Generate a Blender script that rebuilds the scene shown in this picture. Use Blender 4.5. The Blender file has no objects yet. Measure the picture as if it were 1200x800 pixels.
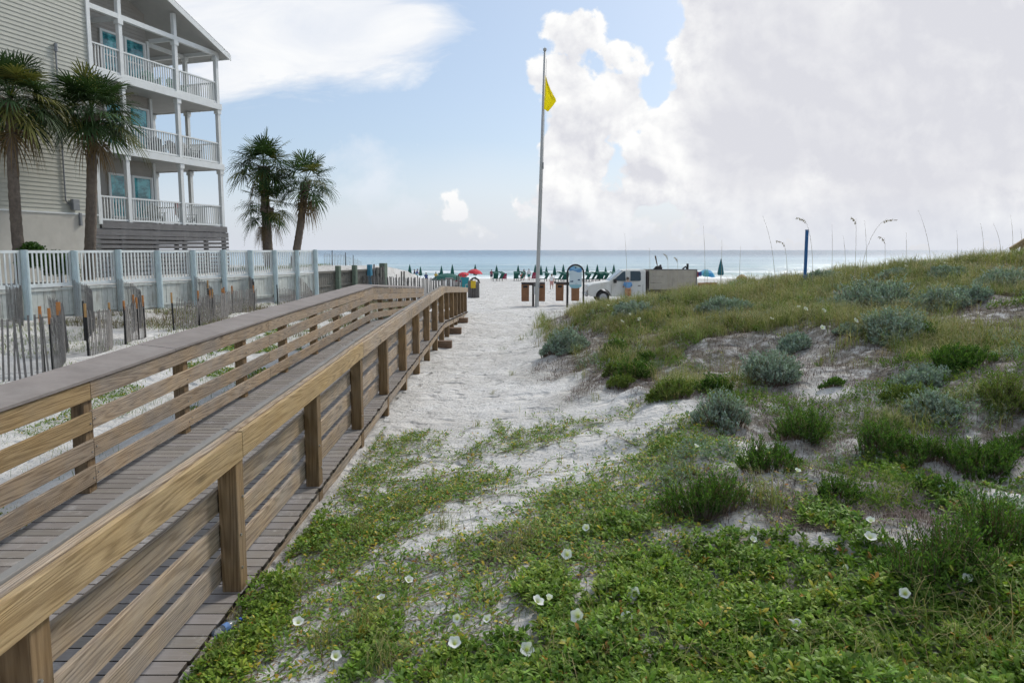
import bpy, bmesh, math, random
import numpy as np
from mathutils import Vector, Matrix
random.seed(7); RNG = np.random.default_rng(7)
SC = bpy.context.scene; COL = SC.collection
PI = math.pi
# ---------------------------------------------------------------- camera (eye at the origin, looking along +Y)
F = 800.0; PITCH = math.radians(6.0); HOR = 293.0; CY = HOR + F * math.tan(PITCH)
cam_data = bpy.data.cameras.new('camera'); cam = bpy.data.objects.new('camera', cam_data); COL.objects.link(cam)
cam.rotation_euler = (PI / 2 - PITCH, 0, 0)
cam_data.sensor_width = 36; cam_data.lens = 24.0; cam_data.shift_y = -(400 - CY) / 1200
cam_data.clip_start = 0.05; cam_data.clip_end = 60000
SC.camera = cam
cP, sP = math.cos(PITCH), math.sin(PITCH)
def ray(px, py):
    a = (px - 600) / F; b = (CY - py) / F
    return Vector((a, cP + b * sP, -sP + b * cP))
def at(px, py, y):
    r = ray(px, py); return r * (y / r.y)
# ---------------------------------------------------------------- noise
def _h(i, j, s):
    n = (i.astype(np.int64) * 374761393 + j.astype(np.int64) * 668265263 + s * 982451653) & 0xffffffff
    n = ((n ^ (n >> 13)) * 1274126177) & 0xffffffff
    return ((n ^ (n >> 16)) & 0xffff) / 65535.0
def vn(x, y, s=0):
    x = np.asarray(x, float); y = np.asarray(y, float)
    i = np.floor(x); j = np.floor(y); fx = x - i; fy = y - j
    fx = fx * fx * (3 - 2 * fx); fy = fy * fy * (3 - 2 * fy)
    a = _h(i, j, s); b = _h(i + 1, j, s); c = _h(i, j + 1, s); d = _h(i + 1, j + 1, s)
    return (a * (1 - fx) + b * fx) * (1 - fy) + (c * (1 - fx) + d * fx) * fy
def fbm(x, y, s=0, o=4):
    t = 0; a = 0.5; tot = 0
    for k in range(o):
        t = t + a * vn(x * 2 ** k, y * 2 ** k, s + k); tot += a; a *= .5
    return t / tot
def sstep(a, b, x):
    t = np.clip((np.asarray(x, float) - a) / (b - a), 0, 1); return t * t * (3 - 2 * t)
# ---------------------------------------------------------------- terrain
TX = [-60, -16, -8, -4.5, -2.2, -1.2, 0, 1, 2.5, 4, 6, 9, 14, 20, 30, 60]
TY = [-20, 0, 2, 4, 6, 8, 11, 15, 20, 24, 28, 34, 40, 46]
TZ = [
 [-2.1, -2.2, -2.6, -2.75, -2.75, -2.4, -2.0, -1.9, -1.8, -1.75, -1.6, -1.4, -1.2, -1.0, -1.0, -1.0],
 [-2.1, -2.2, -2.6, -2.75, -2.75, -2.4, -2.0, -1.85, -1.75, -1.7, -1.6, -1.4, -1.2, -1.0, -1.0, -1.0],
 [-2.1, -2.2, -2.6, -2.75, -2.75, -2.4, -2.0, -1.85, -1.75, -1.72, -1.6, -1.4, -1.2, -1.0, -1.0, -1.0],
 [-2.1, -2.2, -2.6, -2.75, -2.75, -2.45, -2.1, -1.95, -1.85, -1.75, -1.6, -1.4, -1.2, -0.9, -0.9, -1.0],
 [-2.1, -2.2, -2.6, -2.75, -2.75, -2.6, -2.35, -2.15, -1.98, -1.85, -1.65, -1.35, -1.0, -0.8, -0.8, -0.9],
 [-2.1, -2.2, -2.55, -2.7, -2.75, -2.68, -2.5, -2.3, -2.0, -1.78, -1.5, -1.15, -0.9, -0.7, -0.6, -0.8],
 [-2.1, -2.2, -2.5, -2.7, -2.75, -2.72, -2.62, -2.4, -1.95, -1.65, -1.3, -1.0, -0.7, -0.5, -0.4, -0.6],
 [-2.1, -2.2, -2.5, -2.7, -2.75, -2.75, -2.68, -2.40, -1.85, -1.55, -1.3, -0.95, -0.55, -0.35, -0.2, -0.4],
 [-2.1, -2.2, -2.5, -2.7, -2.8, -2.8, -2.72, -2.40, -1.80, -1.56, -1.28, -0.88, -0.38, -0.15, 0.0, -0.2],
 [-2.1, -2.2, -2.6, -2.75, -2.83, -2.85, -2.8, -2.65, -2.15, -1.92, -1.68, -1.25, -0.6, -0.2, 0.0, -0.2],
 [-2.1, -2.2, -2.7, -2.8, -2.87, -2.88, -2.88, -2.8, -2.6, -2.4, -2.2, -1.8, -1.1, -0.7, -0.5, -0.5],
 [-2.2, -2.5, -2.85, -2.95, -2.98, -3.0, -3.0, -3.0, -3.0, -2.95, -2.9, -2.7, -2.2, -1.8, -1.5, -1.2],
 [-2.6, -2.9, -3.15, -3.2, -3.2, -3.2, -3.2, -3.2, -3.2, -3.2, -3.2, -3.1, -3.0, -2.8, -2.5, -2.2],
 [-3.0, -3.2, -3.35, -3.4, -3.4, -3.4, -3.4, -3.4, -3.4, -3.4, -3.4, -3.4, -3.4, -3.3, -3.2, -3.0]]
_gx = np.arange(-60, 60.01, 0.5); _gy = np.arange(-20, 46.01, 0.5)
_t = np.array(TZ)
_r = np.array([np.interp(_gx, TX, row) for row in _t])
_g = np.array([np.interp(_gy, TY, _r[:, i]) for i in range(len(_gx))]).T
for _ in range(3):
    p = np.pad(_g, 1, 'edge'); _g = (p[:-2, 1:-1] + p[2:, 1:-1] + 2 * p[1:-1, 1:-1]) / 4
    p = np.pad(_g, 1, 'edge'); _g = (p[1:-1, :-2] + p[1:-1, 2:] + 2 * p[1:-1, 1:-1]) / 4
def lot_line(y): return -22.45 + .3095 * y          # the white fence / bulkhead line
def height(x, y, rough=True):
    x = np.asarray(x, float); y = np.asarray(y, float)
    cx = np.clip((x + 60) / .5, 0, len(_gx) - 1.001); cy = np.clip((y + 20) / .5, 0, len(_gy) - 1.001)
    i = np.floor(cx).astype(int); j = np.floor(cy).astype(int); fx = cx - i; fy = cy - j
    z = (_g[j, i] * (1 - fx) + _g[j, i + 1] * fx) * (1 - fy) + (_g[j + 1, i] * (1 - fx) + _g[j + 1, i + 1] * fx) * fy
    zb = np.interp(y, [46, 70, 109, 119, 135, 200], [-3.4, -4.0, -4.68, -4.95, -5.4, -9])
    k = sstep(42, 50, y); z = z * (1 - k) + zb * k
    raised = sstep(0.12, 1.0, lot_line(y) - x) * (1 - sstep(46, 62, y))
    z = z * (1 - raised) + (-1.12 + .1 * sstep(34, 40, y)) * raised
    if rough:
        dune = sstep(-.5, 2.5, x) * (1 - sstep(30, 40, y))
        z = z + dune * ((fbm(x * .55, y * .55, 3) - .5) * .50 + (fbm(x * 1.7, y * 1.7, 9, 3) - .5) * .24) * (1 - raised)
        sandy = (1 - sstep(80, 110, y))
        z = z + sandy * ((vn(x * 3.1, y * 3.1, 21) - .5) * .060 + (vn(x * 6.3, y * 6.3, 22) - .5) * .022 + (fbm(x * .4, y * .4, 5) - .5) * .12)
    return z
def hz(x, y): return float(height(np.array([x]), np.array([y]))[0])
def gnd(px, py, lo=1.5, hi=140):
    r = ray(px, py); r = r / r.y
    ys = np.concatenate([np.arange(lo, 30, .05), np.arange(30, hi, .3)])
    zz = height(r.x * ys, ys); below = np.where(r.z * ys < zz)[0]
    y = ys[below[0]] if len(below) else hi
    return Vector((r.x * y, y, hz(r.x * y, y)))
# ---------------------------------------------------------------- object helpers
MW = {}
def _props(o, label=None, cat=None, group=None, kind=None):
    if label: o['label'] = label
    if cat: o['category'] = cat
    if group: o['group'] = group
    if kind: o['kind'] = kind
    return o
def thing(name, label, cat, loc=(0, 0, 0), rotz=0.0, group=None):
    o = bpy.data.objects.new(name, None); COL.objects.link(o); o.empty_display_size = .2
    o.location = loc; o.rotation_euler = (0, 0, rotz)
    MW[o.name] = Matrix.Translation(Vector(loc)) @ Matrix.Rotation(rotz, 4, 'Z')
    return _props(o, label, cat, group)
def link_mesh(name, me, mat, parent=None, loc=None):
    o = bpy.data.objects.new(name, me); COL.objects.link(o)
    if mat is not None:
        for m in (mat if isinstance(mat, (list, tuple)) else [mat]): me.materials.append(m)
    if parent is not None: o.parent = parent; MW[o.name] = MW[parent.name]
    elif loc is not None: o.location = loc; MW[o.name] = Matrix.Translation(Vector(loc))
    else: MW[o.name] = Matrix.Identity(4)
    return o
def copy_tree(o, parent=None):
    c = o.copy(); COL.objects.link(c)
    if parent is not None: c.parent = parent
    MW[c.name] = MW[o.name].copy()
    for ch in list(o.children): copy_tree(ch, c)
    return c
def place(o, loc, rotz=None, scale=None):
    o.location = loc
    if rotz is not None: o.rotation_euler[2] = rotz
    if scale is not None: o.scale = (scale,) * 3 if not isinstance(scale, tuple) else scale
class MB:
    def __init__(s): s.v = []; s.f = []; s.m = []
    def add(s, vs, fs, mi=0):
        n = len(s.v); s.v += [tuple(v) for v in vs]; s.f += [tuple(i + n for i in f) for f in fs]; s.m += [mi] * len(fs); return s
    def box(s, c, d, R=None, mi=0, taper=1.0):
        x, y, z = [k / 2 for k in d]; vs = []
        for dz in (-z, z):
            t = taper if dz > 0 else 1
            for dx, dy in ((-x, -y), (x, -y), (x, y), (-x, y)):
                v = Vector((dx * t, dy * t, dz)); vs.append((R @ v if R is not None else v) + Vector(c))
        return s.add(vs, [(3, 2, 1, 0), (4, 5, 6, 7), (0, 1, 5, 4), (1, 2, 6, 5), (2, 3, 7, 6), (3, 0, 4, 7)], mi)
    def beam(s, a, b, w, h, up=(0, 0, 1), mi=0):     # box from a to b, width w sideways, h along up
        a = Vector(a); b = Vector(b); t = (b - a); L = t.length; t = t / L
        sd = t.cross(Vector(up)).normalized(); u = sd.cross(t).normalized(); vs = []
        for p in (a, b):
            for dx, dy in ((-w, -h), (w, -h), (w, h), (-w, h)): vs.append(p + sd * dx / 2 + u * dy / 2)
        return s.add(vs, [(3, 2, 1, 0), (4, 5, 6, 7), (0, 1, 5, 4), (1, 2, 6, 5), (2, 3, 7, 6), (3, 0, 4, 7)], mi)
    def tube(s, pts, rs, n=8, cap=True, mi=0):
        pts = [Vector(p) for p in pts]
        if not hasattr(rs, '__len__'): rs = [rs] * len(pts)
        vs = []; fs = []; prev = None
        for i, p in enumerate(pts):
            t = (pts[min(i + 1, len(pts) - 1)] - pts[max(i - 1, 0)]).normalized()
            a = Vector((1, 0, 0)) if abs(t.x) < .9 else Vector((0, 1, 0))
            u = (a - t * a.dot(t)).normalized() if prev is None else (prev - t * prev.dot(t)).normalized()
            prev = u; w = t.cross(u)
            for k in range(n):
                an = 2 * PI * k / n; vs.append(p + (u * math.cos(an) + w * math.sin(an)) * rs[i])
        for i in range(len(pts) - 1):
            for k in range(n):
                fs.append((i * n + k, i * n + (k + 1) % n, (i + 1) * n + (k + 1) % n, (i + 1) * n + k))
        if cap: fs.append(tuple(range(n))[::-1]); fs.append(tuple((len(pts) - 1) * n + k for k in range(n)))
        return s.add(vs, fs, mi)
    def rings(s, rs, mi=0, cap=True):                # loft: list of equal-length rings
        n = len(rs[0]); vs = [v for r in rs for v in r]; fs = []
        for i in range(len(rs) - 1):
            for k in range(n): fs.append((i * n + k, i * n + (k + 1) % n, (i + 1) * n + (k + 1) % n, (i + 1) * n + k))
        if cap: fs.append(tuple(range(n))[::-1]); fs.append(tuple((len(rs) - 1) * n + k for k in range(n)))
        return s.add(vs, fs, mi)
    def prism(s, poly, a, b, axis='y', mi=0):        # 2D outline extruded between a and b
        def P(u, w, t): return {'y': (u, t, w), 'x': (t, u, w), 'z': (u, w, t)}[axis]
        n = len(poly); vs = [P(u, w, a) for u, w in poly] + [P(u, w, b) for u, w in poly]
        fs = [tuple(range(n)), tuple(range(n, 2 * n))[::-1]] + [(i, i + n, (i + 1) % n + n, (i + 1) % n) for i in range(n)]
        return s.add(vs, fs, mi)
    def build(s, name, mat, parent=None, world=False, loc=None, smooth=False, bevel=0):
        M = None
        if world and parent is not None: M = MW[parent.name].inverted()
        vs = [tuple(M @ Vector(v)) for v in s.v] if M is not None else s.v
        if loc is not None: vs = [(v[0] - loc[0], v[1] - loc[1], v[2] - loc[2]) for v in vs]
        me = bpy.data.meshes.new(name); me.from_pydata(vs, [], s.f)
        if any(s.m): me.polygons.foreach_set('material_index', s.m)
        bm = bmesh.new(); bm.from_mesh(me); bmesh.ops.recalc_face_normals(bm, faces=bm.faces)
        bm.to_mesh(me); bm.free()
        if smooth: me.polygons.foreach_set('use_smooth', [True] * len(me.polygons))
        me.update()
        o = link_mesh(name, me, mat, parent, loc)
        if bevel:
            b = o.modifiers.new('bevel', 'BEVEL'); b.width = bevel; b.segments = 1; b.limit_method = 'ANGLE'
        return o
def rot(axis, a): return Matrix.Rotation(a, 3, axis)
# numpy mesh with a colour attribute
def np_mesh(name, V, T, C, mat, parent=None, loc=None, smooth=False):
    V = np.asarray(V, np.float32).reshape(-1, 3); T = np.asarray(T, np.int32)
    if loc is not None: V = V - np.array(loc, np.float32)
    elif parent is not None: pass
    k = T.shape[1]; me = bpy.data.meshes.new(name)
    me.vertices.add(len(V)); me.vertices.foreach_set('co', V.ravel())
    me.loops.add(T.size); me.loops.foreach_set('vertex_index', T.ravel())
    me.polygons.add(len(T)); me.polygons.foreach_set('loop_start', np.arange(0, T.size, k, dtype=np.int32))
    me.polygons.foreach_set('loop_total', np.full(len(T), k, np.int32))
    if smooth: me.polygons.foreach_set('use_smooth', np.ones(len(T), bool))
    if C is not None:
        at_ = me.color_attributes.new('tint', 'FLOAT_COLOR', 'POINT')
        cc = np.ones((len(V), 4), np.float32); cc[:, :3] = C; at_.data.foreach_set('color', cc.ravel())
    me.update(calc_edges=True); me.validate()
    return link_mesh(name, me, mat, parent, loc)
# ---------------------------------------------------------------- materials
class NT:
    def __init__(s, mat):
        s.t = mat.node_tree; s.n = s.t.nodes; s.l = s.t.links
    def node(s, typ, ins=None, **kw):
        n = s.n.new(typ)
        for k, v in kw.items(): setattr(n, k, v)
        for k, v in (ins or {}).items(): s.put(n.inputs[k], v)
        return n
    def put(s, sock, v):
        if isinstance(v, bpy.types.NodeSocket): s.l.new(v, sock)
        elif hasattr(v, 'outputs'): s.l.new(v.outputs[0], sock)
        else:
            if sock.type == 'RGBA' and hasattr(v, '__len__') and len(v) == 3: v = (*v, 1)
            sock.default_value = v
    def m(s, op, a, b=0.0, c=None, clamp=False):
        n = s.n.new('ShaderNodeMath'); n.operation = op; n.use_clamp = clamp
        s.put(n.inputs[0], a); s.put(n.inputs[1], b)
        if c is not None: s.put(n.inputs[2], c)
        return n.outputs[0]
    def noise(s, vec, scale, detail=4, rough=.55, dist=0):
        return s.node('ShaderNodeTexNoise', {'Vector': vec, 'Scale': scale, 'Detail': detail, 'Roughness': rough, 'Distortion': dist}).outputs[0]
    def mix(s, f, a, b, mode='MIX'):
        n = s.n.new('ShaderNodeMix'); n.data_type = 'RGBA'; n.blend_type = mode
        s.put(n.inputs[0], f); s.put(n.inputs[6], a); s.put(n.inputs[7], b); return n.outputs[2]
    def ramp(s, f, stops):
        n = s.n.new('ShaderNodeValToRGB'); cr = n.color_ramp
        while len(cr.elements) < len(stops): cr.elements.new(.5)
        for e, (p, c) in zip(cr.elements, stops):
            e.position = p; e.color = (*c, 1) if hasattr(c, '__len__') else (c, c, c, 1)
        s.put(n.inputs[0], f); return n.outputs[0]
    def rng(s, v, a, b, c=0.0, d=1.0):
        n = s.n.new('ShaderNodeMapRange'); s.put(n.inputs[0], v)
        for i, k in enumerate((a, b, c, d)): s.put(n.inputs[i + 1], k)
        return n.outputs[0]
    def vmul(s, v, xyz):
        n = s.n.new('ShaderNodeVectorMath'); n.operation = 'MULTIPLY'; s.put(n.inputs[0], v); n.inputs[1].default_value = xyz; return n.outputs[0]
    def vadd(s, v, w):
        n = s.n.new('ShaderNodeVectorMath'); n.operation = 'ADD'; s.put(n.inputs[0], v); s.put(n.inputs[1], w); return n.outputs[0]
    def bump(s, h, dist=.01, strength=1.0):
        return s.node('ShaderNodeBump', {'Height': h, 'Distance': dist, 'Strength': strength}).outputs[0]
def newmat(name):
    m = bpy.data.materials.new(name); m.use_nodes = True; t = NT(m)
    b = m.node_tree.nodes['Principled BSDF']; return m, t, b
def simple(name, col, rough=.6, vary=.12, scale=6, metal=0, bump=0, spec=.5, dirt=None, dirt_amt=.5):
    m, t, b = newmat(name)
    tc = t.node('ShaderNodeTexCoord').outputs['Object']
    n = t.noise(tc, scale, 6, .6)
    c = t.mix(t.rng(n, .3, .7), tuple(k * (1 - vary) for k in col), tuple(min(1, k * (1 + vary)) for k in col))
    if dirt:
        d = t.noise(t.vmul(tc, (1, 1, .25)), scale * .7, 8, .7)
        c = t.mix(t.m('MULTIPLY', t.rng(d, .5, .72), dirt_amt), c, dirt)
    t.put(b.inputs['Base Color'], c); t.put(b.inputs['Roughness'], rough); t.put(b.inputs['Metallic'], metal)
    t.put(b.inputs['Specular IOR Level'], spec)
    if bump: t.put(b.inputs['Normal'], t.bump(t.noise(tc, scale * 6, 4), bump))
    return m
def wood(name, cols, stretch, grey=(.2, .2, .2), greyamt=.4, freq=34, rough=.75, scale=5.0):
    """contour grain: rings of a noise stretched along the board (stretch = multipliers per axis), knots, weathered patches"""
    m, t, b = newmat(name)
    tc = t.node('ShaderNodeTexCoord').outputs['Object']
    rnd = t.node('ShaderNodeObjectInfo').outputs['Random']
    off = t.node('ShaderNodeCombineXYZ', {'X': t.m('MULTIPLY', rnd, 37.0), 'Y': t.m('MULTIPLY', rnd, 91.0), 'Z': t.m('MULTIPLY', rnd, 53.0)}).outputs[0]
    q = t.vadd(t.vmul(tc, stretch), off)
    n = t.noise(q, scale, 1.5, .4)
    warp = t.noise(t.vmul(q, (1, 1, 1)), scale * 3.2, 2, .5)
    ring = t.m('SINE', t.m('MULTIPLY', t.m('ADD', n, t.m('MULTIPLY', warp, .06)), freq * 6.0))
    ring = t.m('POWER', t.m('ADD', t.m('MULTIPLY', ring, .5), .5), 1.6)
    fine = t.noise(t.vmul(q, (1, 1, 1)), scale * 14, 3, .6)
    g = t.m('SUBTRACT', t.m('MULTIPLY', fine, 1.3), t.m('MULTIPLY', ring, .45))
    c = t.mix(t.rng(g, .0, .85), cols[0], cols[1])
    vo = t.node('ShaderNodeTexVoronoi', {'Vector': t.vadd(t.vmul(tc, tuple(.35 + .65 * min(1, k) if k < .5 else 1 for k in stretch)), off), 'Scale': 2.6}).outputs['Distance']
    kn = t.rng(vo, .05, .12, 1, 0)
    c = t.mix(t.m('MULTIPLY', kn, .8), c, tuple(k * .3 for k in cols[0]))
    w = t.noise(t.vadd(tc, off), 1.3, 5, .65)
    c = t.mix(t.m('MULTIPLY', t.rng(w, .38, .62), greyamt), c, t.mix(t.rng(g, .0, .85), tuple(k * .55 for k in grey), tuple(k * 1.25 for k in grey)))
    br = t.m('ADD', t.m('MULTIPLY', rnd, .32), .84)
    c = t.mix(1.0, c, t.node('ShaderNodeCombineColor', {'Red': br, 'Green': br, 'Blue': br}).outputs[0], 'MULTIPLY')
    t.put(b.inputs['Base Color'], c); t.put(b.inputs['Roughness'], rough); t.put(b.inputs['Specular IOR Level'], .25)
    t.put(b.inputs['Normal'], t.bump(g, .003, .6))
    return m
def leafmat(name, rough=.55, trans=.3, tint=(1, 1, 1)):
    m, t, b = newmat(name)
    a = t.node('ShaderNodeAttribute', attribute_name='tint').outputs['Color']
    col = t.mix(1.0, a, tint, 'MULTIPLY')
    t.put(b.inputs['Base Color'], col); t.put(b.inputs['Roughness'], rough); t.put(b.inputs['Specular IOR Level'], .14)
    tr = t.node('ShaderNodeBsdfTranslucent', {'Color': t.mix(1.0, col, (1.1, 1.25, .6), 'MULTIPLY')})
    mx = t.node('ShaderNodeMixShader', {0: trans, 1: b.outputs[0], 2: tr.outputs[0]})
    out = [n for n in m.node_tree.nodes if n.type == 'OUTPUT_MATERIAL'][0]
    t.l.new(mx.outputs[0], out.inputs[0])
    return m
# ================================================================ world: Nishita sky with clouds by direction
SUN_EL, SUN_AZ = math.radians(42), math.radians(38)      # azimuth measured from +Y towards +X
w = bpy.data.worlds.new('World'); SC.world = w; w.use_nodes = True
t = NT(w); bg = w.node_tree.nodes['Background']
sky = t.node('ShaderNodeTexSky', sky_type='NISHITA', sun_disc=False, sun_elevation=SUN_EL, sun_rotation=SUN_AZ, altitude=0, air_density=1.0, dust_density=1.6, ozone_density=1.2)
gen = t.node('ShaderNodeTexCoord').outputs['Generated']
sp = t.node('ShaderNodeSeparateXYZ', {0: gen})
ay = t.m('MAXIMUM', t.m('ABSOLUTE', sp.outputs[1]), .18)
U = t.m('DIVIDE', sp.outputs[0], ay); W = t.m('DIVIDE', sp.outputs[2], ay)
uv = t.node('ShaderNodeCombineXYZ', {0: U, 1: W, 2: 0.0}).outputs[0]
def vscale(v, k):
    return t.vmul(v, (k, k, k))
big = t.noise(t.vmul(uv, (1, 1.5, 1)), 3.0, 3, .5)
puff = t.noise(uv, 11.0, 9, .58, .15)
puff2 = t.noise(uv, 34.0, 6, .6)
bil = t.node('ShaderNodeTexVoronoi', {'Vector': t.vadd(uv, vscale(t.node('ShaderNodeTexNoise', {'Vector': uv, 'Scale': 9.0, 'Detail': 4}).outputs['Color'], .09)), 'Scale': 21.0, 'Detail': 2.0, 'Roughness': .5}, feature='SMOOTH_F1').outputs['Distance']
wisp = t.noise(t.vmul(uv, (1, 2.6, 1)), 5.0, 7, .6, .6)
def ell(px, py, rx, ry, soft=1.0):
    a = t.m('DIVIDE', t.m('SUBTRACT', U, (px - 600) / 800), rx / 800)
    b = t.m('DIVIDE', t.m('SUBTRACT', W, (293 - py) / 800), ry / 800)
    r = t.m('SQRT', t.m('ADD', t.m('MULTIPLY', a, a), t.m('MULTIPLY', b, b)))
    return t.m('MULTIPLY', t.m('SUBTRACT', 1.0, r), min(rx, ry) / 48)     # signed depth inside the outline
def union(ls):
    o = ls[0]
    for k in ls[1:]: o = t.node('ShaderNodeMath', {0: o, 1: k, 2: .25}, operation='SMOOTH_MAX').outputs[0]
    return o
# cumulus with crisp cauliflower edges
cum = union([ell(662, 48, 46, 40), ell(655, 100, 42, 60), ell(672, 175, 56, 95), ell(728, 70, 26, 18), ell(745, 88, 24, 20), ell(722, 130, 52, 50), ell(752, 178, 28, 32), ell(768, 212, 70, 45), ell(690, 246, 120, 40),
             ell(900, 60, 135, 170), ell(880, 170, 140, 130), ell(1080, 120, 260, 190), ell(1050, 230, 330, 85), ell(830, 30, 66, 54), ell(529, 230, 15, 13), ell(537, 247, 20, 16), ell(514, 252, 16, 12), ell(491, 173, 19, 13), ell(740, 268, 190, 30)])
edge = t.m('ADD', t.m('MULTIPLY', t.m('SUBTRACT', puff, .5), 1.7), t.m('MULTIPLY', t.m('SUBTRACT', .42, bil), .45))
edge = t.m('ADD', edge, t.m('MULTIPLY', t.m('SUBTRACT', puff2, .5), .3))
dc = t.rng(t.m('ADD', cum, edge), .02, .15)
# soft clouds
soft = union([ell(395, 40, 150, 75), ell(300, 20, 130, 80), ell(270, 95, 75, 40), ell(470, 55, 60, 42)])
ds = t.m('MULTIPLY', t.rng(t.m('ADD', soft, t.m('MULTIPLY', t.m('SUBTRACT', wisp, .5), 1.9)), -.05, .55), .95)
haze_low = t.m('MULTIPLY', t.rng(t.m('ADD', W, t.m('MULTIPLY', t.m('SUBTRACT', big, .5), .12)), .0, .15, 1, 0), .9)
lowc = t.m('MULTIPLY', t.rng(t.m('ADD', union([ell(430, 225, 70, 50), ell(470, 255, 110, 40), ell(560, 266, 110, 26)]), t.m('MULTIPLY', t.m('SUBTRACT', puff, .5), 2.6)), 0, .8), .75)
above = t.m('MULTIPLY', t.rng(W, .45, .8), t.rng(big, .42, .6))
dens = t.m('MAXIMUM', t.m('MAXIMUM', dc, ds), t.m('MAXIMUM', t.m('MAXIMUM', haze_low, lowc), above), clamp=True)
# cloud brightness: bright lit rims, grey-lilac bodies
body = t.noise(t.vmul(uv, (1, 1.5, 1)), 3.0, 4, .5)
dd_ = t.m('ADD', cum, t.m('MULTIPLY', t.m('SUBTRACT', puff, .5), .9))
depth = t.rng(dd_, .25, 1.9)
shade = t.m('MULTIPLY', depth, t.rng(body, .30, .60, .72, 1.0))
lit_n = t.noise(t.vadd(uv, (.010, .014, 0)), 11.0, 9, .58, .15); lit_b = t.noise(t.vadd(uv, (.02, .03, 0)), 5.0, 3, .5); lit_c = t.noise(uv, 5.0, 3, .5)
emb = t.m('ADD', t.m('MULTIPLY', t.m('SUBTRACT', lit_n, puff), 4.2), t.m('MULTIPLY', t.m('SUBTRACT', lit_b, lit_c), 2.0))
bill = t.m('MULTIPLY', t.m('ADD', t.m('ADD', emb, .10), t.m('MULTIPLY', t.m('SUBTRACT', bil, .30), .35)), t.rng(depth, .1, .9, 1.0, .30))
shade = t.m('ADD', shade, bill, clamp=True)
cloudc = t.mix(shade, (8.5, 8.5, 8.45), (6.15, 6.2, 6.65))
hz_c = t.mix(t.rng(W, .0, .1), (6.5, 6.9, 7.5), (6.9, 7.35, 8.0))
softc = t.mix(t.rng(wisp, .35, .65), (7.0, 7.3, 7.9), (8.4, 8.45, 8.5))
cc = t.mix(dc, t.mix(t.rng(t.m('SUBTRACT', ds, haze_low), -.05, .15), hz_c, softc), cloudc)
skyc = t.mix(1.0, sky, (1.0, 1.0, 1.0), 'MULTIPLY')
skyc = t.mix(.45, skyc, (4.9, 6.3, 8.2))
cc = t.mix(t.rng(W, .0, .085, .9, 0), cc, (6.1, 6.35, 6.95))
fin = t.mix(dens, skyc, cc)
t.put(bg.inputs[0], fin); bg.inputs[1].default_value = 0.1
# sun behind the bright cloud
sd = bpy.data.lights.new('sun', 'SUN'); sd.energy = 2.2; sd.angle = math.radians(10); sd.color = (1, .95, .87)
so = bpy.data.objects.new('sun', sd); COL.objects.link(so)
sdir = Vector((math.sin(SUN_AZ) * math.cos(SUN_EL), math.cos(SUN_AZ) * math.cos(SUN_EL), math.sin(SUN_EL)))
so.rotation_euler = sdir.to_track_quat('Z', 'Y').to_euler(); so.location = (30, 20, 40)
SC.view_settings.view_transform = 'Standard'; SC.view_settings.look = 'None'; SC.view_settings.exposure = .24; SC.view_settings.gamma = 1
SC.view_settings.use_curve_mapping = False
SC.cycles.max_bounces = 6; SC.cycles.diffuse_bounces = 3; SC.cycles.transparent_max_bounces = 6; SC.cycles.use_denoising = True
SC.cycles.sample_clamp_indirect = 4
# ================================================================ ground and sea
def axis(segs):
    out = [segs[0][0]]
    for a, b, st in segs:
        n = max(1, int(round((b - a) / st))); out += list(a + (b - a) * (np.arange(n) + 1) / n)
    return np.array(out)
m, t, b = newmat('sand')
tc = t.node('ShaderNodeTexCoord').outputs['Object']
n1 = t.noise(tc, .9, 5, .6); n2 = t.noise(tc, 9, 6, .7); n3 = t.noise(tc, 260, 2, .6)
c = t.mix(t.rng(n1, .35, .7), (.50, .485, .46), (.63, .62, .60))
c = t.mix(t.m('MULTIPLY', t.rng(n2, .62, .75), .35), c, (.36, .33, .29))
c = t.mix(t.m('MULTIPLY', t.rng(n3, .6, .72), .3), c, (.30, .28, .25))
litter = t.node('ShaderNodeAttribute', attribute_name='tint').outputs['Color']
sr = t.node('ShaderNodeSeparateColor', {0: litter})
lit = t.m('MULTIPLY', sr.outputs[0], t.rng(t.noise(tc, 5, 6, .7), .34, .52))
c = t.mix(lit, c, t.mix(t.rng(t.noise(tc, 40, 4, .7), .4, .6), (.10, .085, .06), (.26, .235, .20)))
t.put(b.inputs['Base Color'], c); t.put(b.inputs['Roughness'], .95); t.put(b.inputs['Specular IOR Level'], .1)
wet = sr.outputs[2]
hb = t.m('ADD', t.m('MULTIPLY', t.noise(tc, 3.2, 5, .6), 1.0), t.m('MULTIPLY', t.noise(tc, 14, 4, .6), .35))
vd = t.node('ShaderNodeTexVoronoi', {'Vector': t.vadd(tc, t.vmul(t.node('ShaderNodeTexNoise', {'Vector': tc, 'Scale': 2.0}).outputs['Color'], (.5, .5, .5))), 'Scale': 2.3}, feature='SMOOTH_F1').outputs['Distance']
hb = t.m('ADD', hb, t.m('MULTIPLY', t.rng(vd, .05, .33), .75))
t.put(b.inputs['Normal'], t.bump(hb, .12, .9))
M_SAND = m
w.cycles.sampling_method = 'MANUAL'; w.cycles.sample_map_resolution = 512
SC.cycles.use_adaptive_sampling = True; SC.cycles.adaptive_threshold = .03; SC.cycles.adaptive_min_samples = 12
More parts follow.
